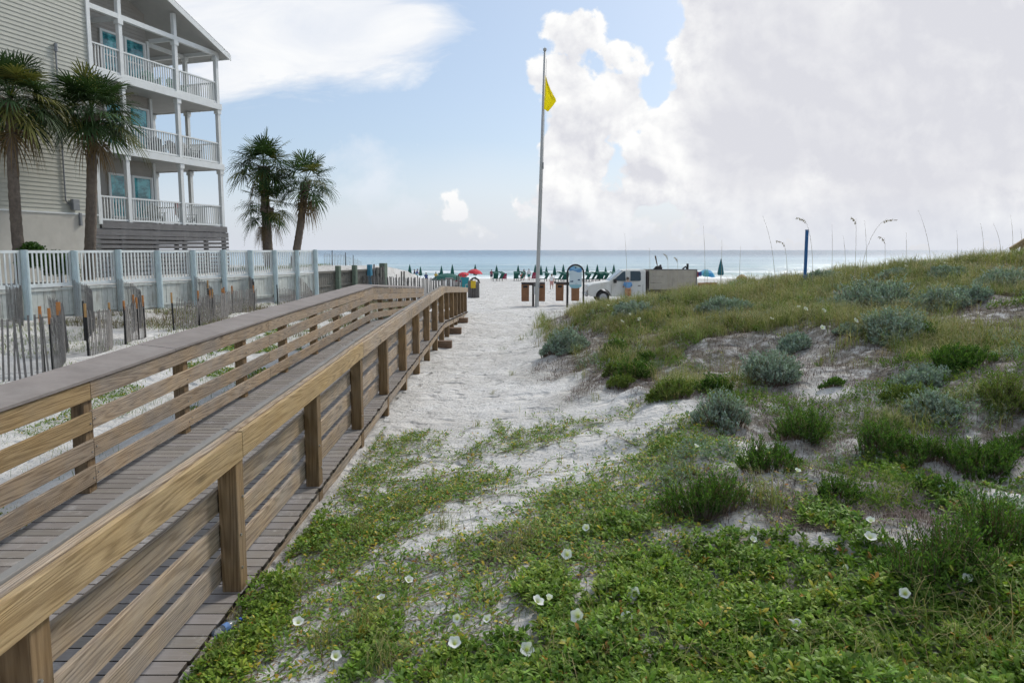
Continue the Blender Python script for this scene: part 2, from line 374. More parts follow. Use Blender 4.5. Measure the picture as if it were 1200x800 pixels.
# ---- ground sheet
xs = axis([(-400, -60, 20), (-60, -24, 1.5), (-24, -8, .4), (-8, -2.5, .22), (-2.5, 7, .09), (7, 22, .25), (22, 60, 1.5), (60, 400, 20)])
ys = axis([(-60, -4, 4), (-4, 1.5, .5), (1.5, 9, .08), (9, 16, .13), (16, 46, .3), (46, 124, 1.2)])
gX, gY = np.meshgrid(xs, ys); gZ = height(gX, gY)
nx, ny = len(xs), len(ys)
idx = np.arange(nx * ny).reshape(ny, nx)
quads = np.stack([idx[:-1, :-1], idx[:-1, 1:], idx[1:, 1:], idx[1:, :-1]], -1).reshape(-1, 4)
def blobsum(x, y, blobs):
    s = np.zeros(np.shape(x))
    for (bx, by, rx, ry, k) in blobs:
        d = ((x - bx) / rx) ** 2 + ((y - by) / ry) ** 2
        s = np.maximum(s, k * np.exp(-d * 1.1))
    return s
def mkblobs(lst):
    out = []
    for px, py, rx, ry, *k in lst:
        c = gnd(px, py); a = gnd(px, min(py + ry, 799)); b_ = gnd(px, max(py - ry, 300))
        ryy = max(.25, min((b_.y - a.y) / 2, 4.5))
        out.append((c.x, c.y, max(.15, rx / 800 * c.y), ryy, k[0] if k else 1.0))
    return out
B_DRY = mkblobs([(800, 415, 70, 25, 1.2), (720, 405, 60, 25, 1.2), (880, 450, 50, 15, 1.2), (1090, 400, 60, 30, 1.1), (960, 490, 80, 20, 1.2), (1050, 500, 80, 25, 1.1), (700, 395, 50, 30), (760, 425, 90, 35), (860, 425, 70, 20, .8), (650, 430, 40, 22), (930, 500, 90, 40), (1000, 555, 90, 40), (880, 470, 60, 20), (1100, 430, 100, 60), (1180, 380, 60, 60),
                 (1050, 370, 110, 30), (960, 350, 90, 20), (1060, 600, 60, 30), (930, 600, 60, 30), (700, 450, 60, 20), (590, 655, 60, 30, .5), (820, 350, 120, 20), (1150, 460, 90, 50), (1120, 520, 120, 40), (720, 360, 60, 15), (820, 580, 60, 40)])
B_GREEN = mkblobs([(325, 640, 45, 50), (290, 700, 45, 45), (235, 770, 25, 30), (385, 525, 35, 22, .8), (360, 590, 25, 30, .9), (640, 690, 60, 30, .8), (560, 775, 100, 40), (690, 760, 120, 60), (850, 740, 130, 75), (1000, 740, 130, 85), (1130, 760, 120, 80), (760, 680, 90, 45),
                   (900, 660, 120, 45), (1100, 680, 100, 50), (980, 620, 60, 30, .7), (730, 620, 60, 30, .6), (1050, 560, 60, 30, .6), (1180, 620, 50, 60, .9), (440, 750, 60, 40, .6)])
B_GREEN += [(.3, 2.9, 1.0, .6, 1.0), (1.4, 2.9, 1.0, .7, 1.1), (2.4, 3.0, 1.0, .8, 1.1), (3.2, 3.6, .9, .9, 1.0), (4.4, 3.6, 1.2, 1.2, 1.0), (5.6, 5.0, 1.5, 1.5, .9), (7.2, 7.0, 1.8, 1.6, .8), (-1.75, 4.6, .22, 1.0, .66), (-1.7, 6.0, .3, .7, .6)]
B_VINE = mkblobs([(400, 655, 70, 50, .9), (345, 600, 40, 50, .8), (335, 735, 60, 45, .8), (480, 770, 60, 30, .8), (300, 780, 40, 25, .8), (420, 560, 60, 30, .8), (450, 690, 60, 40, .8), (470, 530, 90, 25), (620, 515, 90, 22), (560, 575, 120, 38, .8), (700, 590, 100, 50), (440, 615, 100, 45), (540, 650, 120, 45, .9), (620, 640, 100, 40), (770, 540, 70, 35), (430, 720, 80, 50, .8), (700, 640, 90, 40),
                  (650, 478, 60, 12, .8), (790, 500, 60, 18), (700, 545, 50, 25, .8), (560, 700, 100, 40, .9), (900, 590, 60, 30, .7), (950, 560, 50, 25, .6), (600, 495, 60, 10, .7), (500, 455, 40, 6, .4), (830, 525, 50, 20, .7), (750, 480, 70, 14, .6), (900, 390, 80, 14, .7), (1150, 400, 60, 20, .6), (1020, 420, 50, 20, .6), (330, 590, 50, 60, .7)])
B_TUFT = mkblobs([(700, 372, 70, 25), (640, 380, 25, 14, .6), (760, 352, 90, 20), (860, 345, 110, 22), (960, 338, 100, 26), (1080, 328, 120, 22), (1170, 325, 60, 25), (820, 395, 90, 22, .8), (680, 415, 50, 20, .7), (960, 385, 90, 24), (1100, 395, 100, 30, .6),
                  (1000, 440, 50, 25, .6), (1150, 465, 80, 30, .5), (890, 425, 60, 14, .7), (1020, 480, 60, 40, .5), (800, 455, 40, 14, .6), (860, 480, 40, 25, .5), (1170, 500, 50, 30, .5), (1050, 300, 100, 10), (900, 320, 100, 12), (1150, 296, 80, 8)])
B_BARE = mkblobs([(930, 415, 70, 24), (985, 440, 50, 18), (950, 465, 60, 16), (850, 408, 50, 14), (690, 400, 22, 22, .9), (780, 478, 50, 12), (720, 465, 50, 12), (1000, 480, 30, 10, .8), (1150, 430, 30, 8, .7), (1170, 372, 50, 12, .8), (1000, 352, 50, 8, .8), (640, 425, 30, 25, .9), (1010, 415, 40, 12, .8), (880, 520, 30, 8, .8), (1010, 520, 25, 8, .7), (870, 440, 35, 9, .7), (560, 420, 60, 50), (590, 470, 70, 22), (650, 455, 50, 14), (925, 418, 38, 12, .9), (985, 440, 32, 12, .9), (960, 462, 40, 12, .8), (700, 478, 60, 10, .8), (745, 500, 50, 10, .7), (860, 405, 28, 8, .8), (660, 375, 16, 16, .7), (1160, 355, 35, 8, .7), (1045, 348, 40, 6, .7), (870, 605, 40, 12, .6), (955, 640, 30, 10, .5), (1190, 585, 22, 10, .6), (780, 440, 25, 7, .5), (1080, 370, 30, 6, .5)])
EDGE = lambda y: np.interp(y, [4, 7, 9, 12, 16, 20, 24, 28], [3.0, 2.2, 1.7, 1.0, .75, .35, .9, 2.2])
def upper(x, y): return sstep(0, .9, x - EDGE(y)) * sstep(7.0, 9.5, y) * (1 - sstep(31, 36, y))
litter = .55 * upper(gX, gY) + np.clip(blobsum(gX, gY, B_DRY) * 1.3 + .5 * blobsum(gX, gY, B_TUFT) + .9 * blobsum(gX, gY, B_GREEN), 0, 1)
litter = np.clip(litter - .75 * blobsum(gX, gY, B_BARE), 0, 1)
litter *= (1 - sstep(34, 42, gY)) * (gX > -2.3)
tint = np.stack([litter.ravel(), np.zeros(nx * ny), sstep(106, 114, gY).ravel()], -1)
g = np_mesh('sand_ground', np.stack([gX.ravel(), gY.ravel(), gZ.ravel()], -1), quads, tint, M_SAND, smooth=True)
_props(g, kind='structure')
# ---- sea: one sheet to the horizon with swell and breaking lines near the beach
m, t, b = newmat('sea')
tc = t.node('ShaderNodeTexCoord').outputs['Object']
sx = t.node('ShaderNodeSeparateXYZ', {0: tc}).outputs
yy = t.m('ADD', sx[1], t.m('MULTIPLY', t.noise(t.vmul(tc, (.02, .02, 0)), 1.0, 3), 22))
deep = t.ramp(t.rng(yy, 115, 900), [(0.0, (.44, .50, .48)), (.06, (.28, .38, .41)), (.16, (.22, .34, .40)), (.38, (.22, .34, .42)), (.7, (.11, .19, .27)), (1.0, (.07, .14, .21))])
bands = t.noise(t.vmul(tc, (.003, .035, 0)), 1.0, 4, .6)
c = t.mix(t.rng(bands, .42, .62), deep, t.mix(1.0, deep, (1.35, 1.28, 1.2), 'MULTIPLY'))
wob = t.m('MULTIPLY', t.m('SUBTRACT', t.noise(t.vmul(tc, (.035, .01, 0)), 1.0, 3), .5), 16)
fine = t.m('MULTIPLY', t.m('SUBTRACT', t.noise(t.vmul(tc, (.35, .2, 0)), 1.0, 4), .5), 6)
yb = t.m('ADD', sx[1], t.m('ADD', wob, fine))
def pulse(c0, w0, k):
    return t.m('MULTIPLY', t.rng(t.m('ABSOLUTE', t.m('SUBTRACT', yb, c0)), 0, w0, 1, 0), k)
patch = t.rng(t.noise(t.vmul(tc, (.02, .004, 0)), 1.0, 3), .40, .56)
c = t.mix(t.m('MULTIPLY', pulse(141, 7, .8), 1.0), c, (.20, .33, .32))
c = t.mix(t.m('MULTIPLY', pulse(205, 14, .5), 1.0), c, (.20, .36, .40))
edgef = t.rng(yb, 122, 130, 1, 0)
foam = t.m('MAXIMUM', edgef, t.m('MAXIMUM', t.m('MULTIPLY', pulse(152, 8, 1.3), patch), t.m('MULTIPLY', pulse(228, 16, .55), patch)), clamp=True)
c = t.mix(foam, c, (.82, .84, .84))
t.put(b.inputs['Base Color'], c); t.put(b.inputs['Roughness'], t.m('ADD', .28, t.m('MULTIPLY', foam, .5)))
t.put(b.inputs['Specular IOR Level'], .5)
hh = t.m('ADD', t.noise(t.vmul(tc, (.05, .25, 0)), 1.0, 4, .6), t.m('MULTIPLY', t.noise(t.vmul(tc, (.5, 1.4, 0)), 1.0, 3, .6), .25))
t.put(b.inputs['Normal'], t.bump(hh, .9, 1.0))
sxs = np.concatenate([[-25000, -4000, -900], np.linspace(-300, 300, 61), [900, 4000, 25000]])
sys_ = np.concatenate([np.arange(112, 240, .8), np.linspace(240, 900, 60)[1:], [1500, 4000, 12000, 40000]])
sX, sY = np.meshgrid(sxs, sys_)
amp = np.interp(sY, [112, 121, 128, 165, 260, 400], [0, .02, .26, .34, .15, 0])
ph = sY / 13 + (fbm(sX * .01, sY * .01, 4) - .5) * 2.4
sZ = -4.99 + amp * (np.clip(np.sin(ph * 2 * PI), 0, 1) ** 3) * (.5 + fbm(sX * .03, sY * .03, 8))
si = np.arange(sX.size).reshape(sX.shape)
sq = np.stack([si[:-1, :-1], si[:-1, 1:], si[1:, 1:], si[1:, :-1]], -1).reshape(-1, 4)
s_o = np_mesh('sea', np.stack([sX.ravel(), sY.ravel(), sZ.ravel()], -1), sq, None, m, smooth=True)
_props(s_o, kind='structure')
# ================================================================ boardwalk
WY = (1, .055, 1)
M_RAIL = wood('weathered_pine', ((.18, .125, .08), (.41, .315, .21)), (1, .05, 1), (.25, .225, .20), .66, 20, scale=6.5)
M_RAIL_NEW = wood('yellow_pine', ((.21, .135, .06), (.42, .30, .15)), (1, .05, 1), (.27, .22, .15), .35, 20, scale=6.5)
M_POST = wood('pine_post', ((.15, .092, .042), (.27, .18, .09)), (1, 1, .055), (.17, .14, .11), .4, 18)
M_BLOCK = wood('timber_block', ((.12, .075, .045), (.2, .13, .085)), (.1, 1, 1), (.14, .12, .1), .4, 18)
M_DECK = simple('grey_brown_deck_board', (.215, .195, .19), .8, .16, 5, bump=.002, dirt=(.40, .38, .36), dirt_amt=.45)
M_CAP = simple('grey_cap_board', (.235, .21, .195), .85, .12, 3, bump=.002, dirt=(.33, .31, .29), dirt_amt=.4, spec=.15)
M_CAP2 = simple('pale_grey_handrail', (.215, .205, .19), .85, .12, 4, bump=.002, spec=.15)
M_GALV = simple('galvanised_bolt', (.35, .34, .32), .5, .1, 8, metal=.7)
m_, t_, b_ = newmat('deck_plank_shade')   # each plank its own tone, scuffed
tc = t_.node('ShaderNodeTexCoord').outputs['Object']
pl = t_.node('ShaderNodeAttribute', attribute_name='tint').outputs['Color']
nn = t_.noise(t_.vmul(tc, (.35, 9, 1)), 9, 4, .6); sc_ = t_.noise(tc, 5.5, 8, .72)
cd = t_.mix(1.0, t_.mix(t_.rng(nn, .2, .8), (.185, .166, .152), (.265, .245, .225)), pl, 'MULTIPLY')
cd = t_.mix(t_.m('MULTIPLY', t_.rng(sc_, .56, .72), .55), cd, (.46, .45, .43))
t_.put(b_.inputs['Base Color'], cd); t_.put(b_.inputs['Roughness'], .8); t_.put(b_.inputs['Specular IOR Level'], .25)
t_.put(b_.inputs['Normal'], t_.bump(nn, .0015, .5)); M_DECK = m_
def deck_z(y): return float(np.interp(y, [-4, 5, 7.2, 11, 15, 20.9, 31.8], [-2.62, -2.60, -2.53, -2.41, -2.31, -2.185, -2.85]))
def rail_z(y): return float(np.interp(y, [-4, 2.5, 5, 7.2, 9.3, 13.3, 20.9, 31.8], [-1.46, -1.42, -1.365, -1.32, -1.26, -1.19, -1.10, -1.745]))
def xl(y): return float(np.interp(y, [-4, 7, 20, 31.8], [-4.43, -4.43, -4.30, -4.12]))
XR = -2.08
bw = thing('boardwalk_ramp', 'long timber boardwalk with slatted railings running down to the beach', 'boardwalk', (-3.2, 4, -2.7))
mb_v = []; mb_f = []; mb_c = []
y = -2.0
while y < 31.7:
    yn = y + .142; z0, z1 = deck_z(y), deck_z(yn - .012); j = random.uniform(-.012, .012); jr = random.uniform(-.012, .012); kt = random.uniform(.86, 1.12)
    xa, xb = xl(y) - .12 + j, XR + .02 + jr; n0 = len(mb_v)
    top_ = [(xa, y, z0), (xb, y, z0), (xb, yn - .012, z1), (xa, yn - .012, z1)]; bot_ = [(p[0], p[1], p[2] - .04) for p in top_]
    mb_v += top_ + top_ + bot_                     # top face apart from the sides, tinted dark to paint shade into the gaps
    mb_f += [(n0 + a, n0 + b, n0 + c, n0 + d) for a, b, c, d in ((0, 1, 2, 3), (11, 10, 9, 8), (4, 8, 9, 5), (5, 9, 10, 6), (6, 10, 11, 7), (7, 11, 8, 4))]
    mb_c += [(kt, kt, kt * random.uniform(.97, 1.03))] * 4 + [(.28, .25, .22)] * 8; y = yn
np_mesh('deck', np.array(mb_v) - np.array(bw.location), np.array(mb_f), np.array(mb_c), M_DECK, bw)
# fascia and joists under the deck
for xf, nm in ((XR - .005, 'fascia_board'), (-4.5, 'fascia_board'), (-3.25, 'joist')):
    mb = MB(); yy_ = [-2, 5, 7.2, 11, 15, 20.9, 31.7]
    for a, b in zip(yy_[:-1], yy_[1:]):
        mb.beam((xf - .02, a, deck_z(a) - .12), (xf - .02, b, deck_z(b) - .12), .04, .17)
    mb.build(nm, M_RAIL, bw, world=True)
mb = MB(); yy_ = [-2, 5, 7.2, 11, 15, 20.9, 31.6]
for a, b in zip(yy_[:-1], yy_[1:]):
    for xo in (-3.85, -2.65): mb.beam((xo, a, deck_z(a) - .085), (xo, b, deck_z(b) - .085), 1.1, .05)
mb.build('gap_shade_sheet', simple('gap_shade_dark', (.03, .025, .02), .9), bw, world=True)  # dark sheet added beneath the planks so the gaps look shaded
# posts
PY_R = [.7, 2.85, 5.05, 7.2, 9.3, 11.3, 13.3, 15.2, 17.1, 18.9, 20.75, 22.5, 24.2, 25.9, 27.6, 29.3, 31.3]
PY_L = [.9, 2.9, 4.95, 7.0, 9.1, 11.1, 13.1, 15.1, 17.0, 18.9, 20.5, 22.4, 24.2, 26, 27.8, 29.5, 31.3]
for yv in PY_R:
    tz = rail_z(yv) - .085; lo = max(-3.1, hz(XR + .1, yv) - .05)
    mb = MB(); w_ = .142; lx = random.uniform(-.006, .006)
    mb.box((XR - .071 + lx, yv, (tz + lo) / 2), (w_, w_, tz - lo))
    p = mb.build('post', M_POST, bw, world=True, bevel=.006)
    if yv < 14:
        for k in (.18, .44, .72):
            bo = MB(); dy = random.choice((-.03, .0, .03)); zz = deck_z(yv) + k
            bo.tube([(XR - .005, yv + dy, zz), (XR + .014, yv + dy, zz)], .011, 6)
            bo.build('bolt', M_GALV, p, world=True)
    if yv > 15:      # footing block beside the post on the sand
        pass
for yv in PY_L:
    tz = rail_z(yv) - .05; x = xl(yv); lo = hz(x - .2, yv) - .05
    mb = MB(); mb.box((x - .071, yv, (tz + lo) / 2), (.142, .142, tz - lo))
    mb.build('post', M_POST, bw, world=True, bevel=.006)
for yv, s in ((19.6, .26), (23.3, .34), (26.8, .40)):
    x = XR + .13; z = hz(x, yv)
    mb = MB(); mb.box((x, yv, z + .08), (.42, s, .24)); mb.build('footing_block', M_BLOCK, bw, world=True, bevel=.008)
# rail boards in lengths of two bays
def run(x0f, y0, y1, off, h, th, name, mat, cut=.003, zf=rail_z, tilt=0.0):
    mb = MB(); br = [y0 + cut] + [k for k in (5, 7.2, 9.3, 13.3, 20.9) if y0 < k < y1] + [y1 - cut]
    vs = []; sag = random.uniform(-.006, .006)
    rings = []
    for yv in br:
        x = x0f(yv); z = zf(yv) + off + sag
        rings.append([(x, yv, z), (x + th, yv, z + tilt), (x + th, yv, z + h + tilt), (x, yv, z + h)])
    mb.rings(rings); return mb.build(name, mat, bw, world=True, bevel=.004)
splR = [-2, .7, 5.05, 9.3, 13.3, 17.1, 20.9, 25.9, 31.6]
for a, b in zip(splR[:-1], splR[1:]):
    run(lambda y: XR, a, b, -.205, .205, .038, 'top_rail_board', M_RAIL_NEW if a < 9 else M_RAIL)
    run(lambda y: XR - .066, a, b, -.03, .035, .056, 'flat_rail_board', M_RAIL)
    run(lambda y: XR - .120, a, b, -.03, .05, .052, 'cap_rail', M_CAP2)
splR2 = [-2, 2.85, 7.2, 11.3, 15.2, 20.9, 25.9, 31.5]
for k, (o_, h_) in enumerate(((.07, .185), (.34, .185), (.62, .185))):
    for a, b in zip(splR2[:-1], splR2[1:]):
        run(lambda y: XR - .142 - .04, a, b, o_, h_, .038, 'side_rail_board', M_RAIL, zf=deck_z)
run(lambda y: XR - .142 - .04, -2, 31.5, -.275, .185, .038, 'inner_rail_board', M_RAIL)
splL = [-2, 2.9, 7.0, 12.1, 17.0, 20.9, 26, 31.6]
for a, b in zip(splL[:-1], splL[1:]):
    run(lambda y: xl(y) + .001, a, b, -.225, .19, .038, 'top_rail_board', M_RAIL_NEW if a < 3 else M_RAIL)
    for k, (o_, h_) in enumerate(((.10, .185), (.37, .19), (.67, .19))):
        run(lambda y: xl(y) + .001, a, b, o_, h_, .038, 'side_rail_board', M_RAIL_NEW if (a < 3 and k == 2) else M_RAIL, zf=deck_z)
splC = [-2, 3.5, 8.75, 14.0, 20.9, 26, 31.65]
for a, b in zip(splC[:-1], splC[1:]):
    run(lambda y: xl(y) - .44, a, b, +.03, .036, .50, 'cap_rail', M_CAP, tilt=-.055)
# screws on the left boards
mb = MB()
for yv in PY_L:
    if yv < 16:
        for k in (.18, .46, .76):
            for dy in (-.04, .04): mb.tube([(xl(yv) + .038, yv + dy, deck_z(yv) + k + dy * .5), (xl(yv) + .046, yv + dy, deck_z(yv) + k + dy * .5)], .01, 6)
_props(mb.build('screw_heads', M_GALV, bw, world=True), kind='stuff')
# ================================================================ beach house
M_SIDING = simple('pale_green_siding', (.43, .43, .375), .7, .05, 2, dirt=(.36, .36, .32), dirt_amt=.25)
M_SIDING2 = simple('taupe_porch_siding', (.33, .31, .28), .7, .05, 2)
M_TRIM = simple('white_house_trim', (.66, .68, .67), .5, .05, 4, dirt=(.5, .5, .47), dirt_amt=.25)
M_STUCCO = simple('cream_stucco', (.50, .48, .43), .9, .06, 3, bump=.004, dirt=(.36, .34, .3), dirt_amt=.3)
M_SOFFIT = simple('porch_ceiling', (.40, .40, .385), .7, .05, 2)
M_SKIRT = simple('grey_slat_paint', (.15, .145, .145), .75, .12, 4, dirt=(.25, .24, .23), dirt_amt=.4)
M_SHINGLE = simple('dark_shingle', (.07, .065, .06), .9, .2, 12, bump=.01)
M_GREYMETAL = simple('grey_box_metal', (.22, .23, .24), .5, .08, 6)
m, t, b = newmat('teal_window_glass')
tc = t.node('ShaderNodeTexCoord').outputs['Object']
nn = t.noise(t.vmul(tc, (1, 1, 1.6)), 2.4, 4, .6)
t.put(b.inputs['Base Color'], t.mix(t.rng(nn, .4, .6), (.015, .13, .16), (.10, .42, .46))); t.put(b.inputs['Roughness'], .05); t.put(b.inputs['Specular IOR Level'], .9)
M_GLASS = m
DU = math.atan2(.954, .298)
HO = (-25.5 + .3125 * 28, 28.0, 0)
house = thing('beach_house', 'three storey pale sided beach house with stacked white railed balconies and gable roof', 'house', HO, DU)
def siding(name, x0, x1, Y, z0, ztop, mat, parent, faces=-1, step=.155, along='x', hole=None):
    """lap siding as real sloping laps; ztop(x) gives the top line"""
    mb = MB(); z = z0; yb = Y; n = 14
    zmax = max(ztop(x0), ztop(x1), ztop((x0 + x1) / 2), ztop(-2) if x0 < -2 < x1 else -9)
    while z < zmax:
        zz = z + step
        xa, xb = x0, x1
        if along == 'x':
            ok = [x0 + (x1 - x0) * k / 60 for k in range(61) if ztop(x0 + (x1 - x0) * k / 60) >= zz - .01]
            if not ok: break
            xa, xb = min(ok), max(ok)
            vs = [(xa, yb + faces * .026, z), (xb, yb + faces * .026, z), (xb, yb + faces * .004, zz), (xa, yb + faces * .004, zz), (xa, yb + faces * .004, z), (xb, yb + faces * .004, z)]
        else:
            vs = [(yb + -faces * .026, x0, z), (yb - faces * .026, x1, z), (yb - faces * .004, x1, zz), (yb - faces * .004, x0, zz), (yb - faces * .004, x0, z), (yb - faces * .004, x1, z)]
        mb.add(vs, [(0, 1, 2, 3), (0, 4, 5, 1)]); z = zz
    return mb.build(name, mat, parent)
XE = 7.33; APX = -2.0; EZ = 9.72
def roofline(x): return EZ + .40 * (XE - x) if x > APX else EZ + .40 * (XE - APX) - .40 * (APX - x)
F1, F2, F3 = 1.15, 4.25, 7.2
WL = -24
mb = MB()       # core walls behind the siding
mb.prism([(WL, -1.25), (0, -1.25), (0, roofline(0) - .12), (APX, roofline(APX) - .12), (-11.3, EZ - .12), (WL, EZ - .12)], .0, .15, 'y')
mb.build('wall', M_SIDING, house)
mb = MB(); mb.prism([(0, -1.2), (4.4, -1.2), (4.4, roofline(4.4) - .15), (0, roofline(0) - .15)], 1.53, 1.65, 'y'); mb.build('porch_wall', M_SIDING2, house)
mb = MB(); mb.box((4.4 - .06, 6.6, 4.2), (.12, 9.9, 10.8)); mb.build('end_wall', M_SIDING2, house)
mb = MB(); mb.box((.05, .85, 5.5), (.1, 1.4, 13.0)); mb.build('return_wall', M_SIDING2, house)
mb = MB(); mb.box((-12, 11.4, 4.2), (24, .2, 10.9)); mb.build('back_wall', M_SIDING, house)
siding('siding', WL, -.07, 0, 1.42, lambda x: roofline(x) - .14, M_SIDING, house)
siding('porch_siding', .1, 4.36, 1.53, F1 + .02, lambda x: roofline(x) - .2, M_SIDING2, house)
siding('end_siding', 1.6, 11, 4.4, F1 + .02, lambda x: 9.6, M_SIDING2, house, along='y')
mb = MB(); mb.box((WL / 2 - .35, -.03, .1), (-WL - .7, .07, 2.58)); mb.build('stucco_base', M_STUCCO, house)
mb = MB(); mb.box((WL / 2 - .06, -.06, 1.405), (-WL - .1, .07, .06)); mb.build('water_table_trim', M_TRIM, house)
mb = MB(); mb.box((-.0, -.035, 5.9), (.16, .09, 9.7)); mb.build('corner_board', M_TRIM, house)
mb = MB(); mb.box((4.42, 1.49, 5.1), (.13, .13, 8.9)); mb.build('corner_board', M_TRIM, house)
for fz in (F1, F2, F3):     # floor slabs with fascia
    mb = MB(); mb.prism([(.1, .03), (XE, .03), (XE, 11.2), (4.42, 11.2), (4.42, 1.5), (.1, 1.5)], fz - .22, fz, 'z'); mb.build('balcony_floor', M_SOFFIT, house)
    mb = MB(); mb.box(((XE + .1) / 2, -.02, fz - .12), (XE + .02, .09, .28)); mb.box((XE + .05, 5.6, fz - .12), (.09, 11.2, .28)); mb.build('fascia_board', M_TRIM if fz > 2 else M_SKIRT, house)
PX = [1.57, 4.6, XE - .09]; PYb = [1.95, 4.15, 6.6, 9.0, 11.1]
for li, (fz, top) in enumerate(((F1, F2 - .27), (F2, F3 - .27), (F3, None))):
    for X in PX:
        tz = top if top else (roofline(X) - .1)
        mb = MB(); mb.box((X, .09, (fz + tz) / 2), (.17, .17, tz - fz))
        if X > 2 or li != 1 or True: mb.box((X, .09, (tz if top else EZ - .2) - .1), (.25, .25, .2))
        mb.build('porch_post', M_TRIM, house)
    for Y in PYb:
        tz = top if top else EZ - .1
        mb = MB(); mb.box((XE - .09, Y, (fz + tz) / 2), (.17, .17, tz - fz)); mb.box((XE - .09, Y, tz - .1), (.25, .25, .2)); mb.build('porch_post', M_TRIM, house)
    # railings
    segs = [((.08, .09), (PX[0] - .09, .09)), ((PX[0] + .09, .09), (PX[1] - .09, .09)), ((PX[1] + .09, .09), (PX[2] - .09, .09))]
    pb = [.1] + PYb
    segs += [((XE - .09, a + .09), (XE - .09, b - .09)) for a, b in zip(pb[:-1], pb[1:])]
    for (ax, ay), (bx, by) in segs:
        mb = MB(); L = math.hypot(bx - ax, by - ay)
        mb.beam((ax, ay, fz + 1.04), (bx, by, fz + 1.04), .10, .06); mb.beam((ax, ay, fz + .10), (bx, by, fz + .10), .07, .08)
        n = int(L / .135)
        for k in range(1, n):
            f = k / n; mb.box((ax + (bx - ax) * f, ay + (by - ay) * f, fz + .575), (.04, .04, .88))
        mb.build('railing', M_TRIM, house)
# top beam, gable trim, cross beams
mb = MB(); mb.box((XE / 2 + .05, .09, EZ - .09), (XE + .05, .16, .20)); mb.build('porch_beam', M_TRIM, house)
mb = MB(); mb.box((XE - .09, 5.7, EZ - .02), (.16, 11, .22)); mb.build('porch_beam', M_TRIM, house)
for X, Y0, Y1, Z in ((1.57, .17, 1.5, EZ - .12), (4.6, .17, 1.5, EZ - .12)):
    mb = MB(); mb.box((X, (Y0 + Y1) / 2, Z), (.12, Y1 - Y0, .18)); mb.build('cross_beam', M_TRIM, house)
for Y in (1.95, 4.15):
    mb = MB(); mb.box((5.87, Y, EZ - .12), (2.7, .12, .18)); mb.build('cross_beam', M_TRIM, house)
mb = MB(); mb.prism([(APX, roofline(APX)), (XE + .42, roofline(XE + .42)), (XE + .42, roofline(XE + .42) + .16), (APX, roofline(APX) + .18), (-11.7, EZ + .0), (-11.7, EZ - .16)], -.38, 11.6, 'y')
rf = mb.build('roof', M_SHINGLE, house)
mb = MB(); mb.prism([(.08, roofline(.08) - .03), (XE + .40, roofline(XE + .40) - .03), (XE + .40, roofline(XE + .40) - .012), (.08, roofline(.08) - .012)], -.36, 11.5, 'y'); mb.build('soffit', M_SOFFIT, rf)
mb = MB()
mb.prism([(APX, roofline(APX) - .16), (XE + .44, roofline(XE + .44) - .16), (XE + .44, roofline(XE + .44) + .10), (APX, roofline(APX) + .12)], -.42, -.385, 'y')
mb.prism([(-11.7, EZ - .2), (APX, roofline(APX) - .16), (APX, roofline(APX) + .12), (-11.7, EZ + .02)], -.42, -.385, 'y')
mb.box((XE + .43, 5.6, roofline(XE + .43) + .0), (.03, 11.9, .2)); mb.build('rake_board', M_TRIM, rf)
# windows in the porch wall
def window(x0, x1, z0, z1, Y):
    fr = MB(); T = .09
    fr.box(((x0 + x1) / 2, Y, z1 + T / 2), (x1 - x0 + 2 * T, .08, T)); fr.box(((x0 + x1) / 2, Y, z0 - T / 2), (x1 - x0 + 2 * T, .10, T))
    for X in (x0 - T / 2, x1 + T / 2): fr.box((X, Y, (z0 + z1) / 2), (T, .08, z1 - z0))
    f = fr.build('window', M_TRIM, house)
    pn = MB(); pn.box(((x0 + x1) / 2, Y + .02, (z0 + z1) / 2), (x1 - x0, .02, z1 - z0)); pn.build('pane', M_GLASS, f)
    s = MB(); zm = (z0 + z1) / 2 - .05; s.box(((x0 + x1) / 2, Y - .002, zm), (x1 - x0, .04, .06))
    for X in (x0 + .025, x1 - .025): s.box((X, Y - .004, (z0 + z1) / 2), (.045, .03, z1 - z0))
    s.build('sash', M_TRIM, f)
for fz in (F1, F2, F3):
    window(1.95, 2.98, fz + .35, fz + 2.12, 1.46); window(3.2, 4.2, fz + .35, fz + 2.12, 1.46)
# slatted skirt below the first balcony
mb = MB(); z = F1 - .30; k = 0
while z > -1.2:
    h = .26 if k == 0 else .135
    mb.box((3.38, -.03, z - h / 2 + .02), (8.2, .03, h)); mb.box((XE + .09, 5.6, z - h / 2 + .02), (.03, 11.2, h)); z -= h + (.02 if k == 0 else .055); k += 1
mb.build('slat_skirt', M_SKIRT, house)
for X, Y in [(-.6, .07), (1.1, .07), (2.9, .07), (4.6, .07), (6, .07), (7.25, .07)] + [(a, b) for a in (1.1, 4.6, 7.2) for b in (3, 6, 9)]:
    mb = MB(); mb.box((X, Y, -.15), (.16, .16, 2.1)); mb.build('piling', M_SKIRT, house)
# conduit, meter box, downspout, lamp
mb = MB(); mb.tube([(-1.5, -.07, 7.4), (-1.5, -.07, 1.9), (-1.3, -.07, 1.7)], .03, 8); mb.tube([(-1.5, -.09, 7.4), (-1.5, -.09, 7.7)], .06, 8); mb.build('conduit', M_GREYMETAL, house)
mb = MB(); mb.box((-1.15, -.12, 1.75), (.28, .16, .42)); mb.box((-.95, -.1, 1.2), (.1, .12, .5)); mb.build('meter_box', M_GREYMETAL, house, bevel=.01)
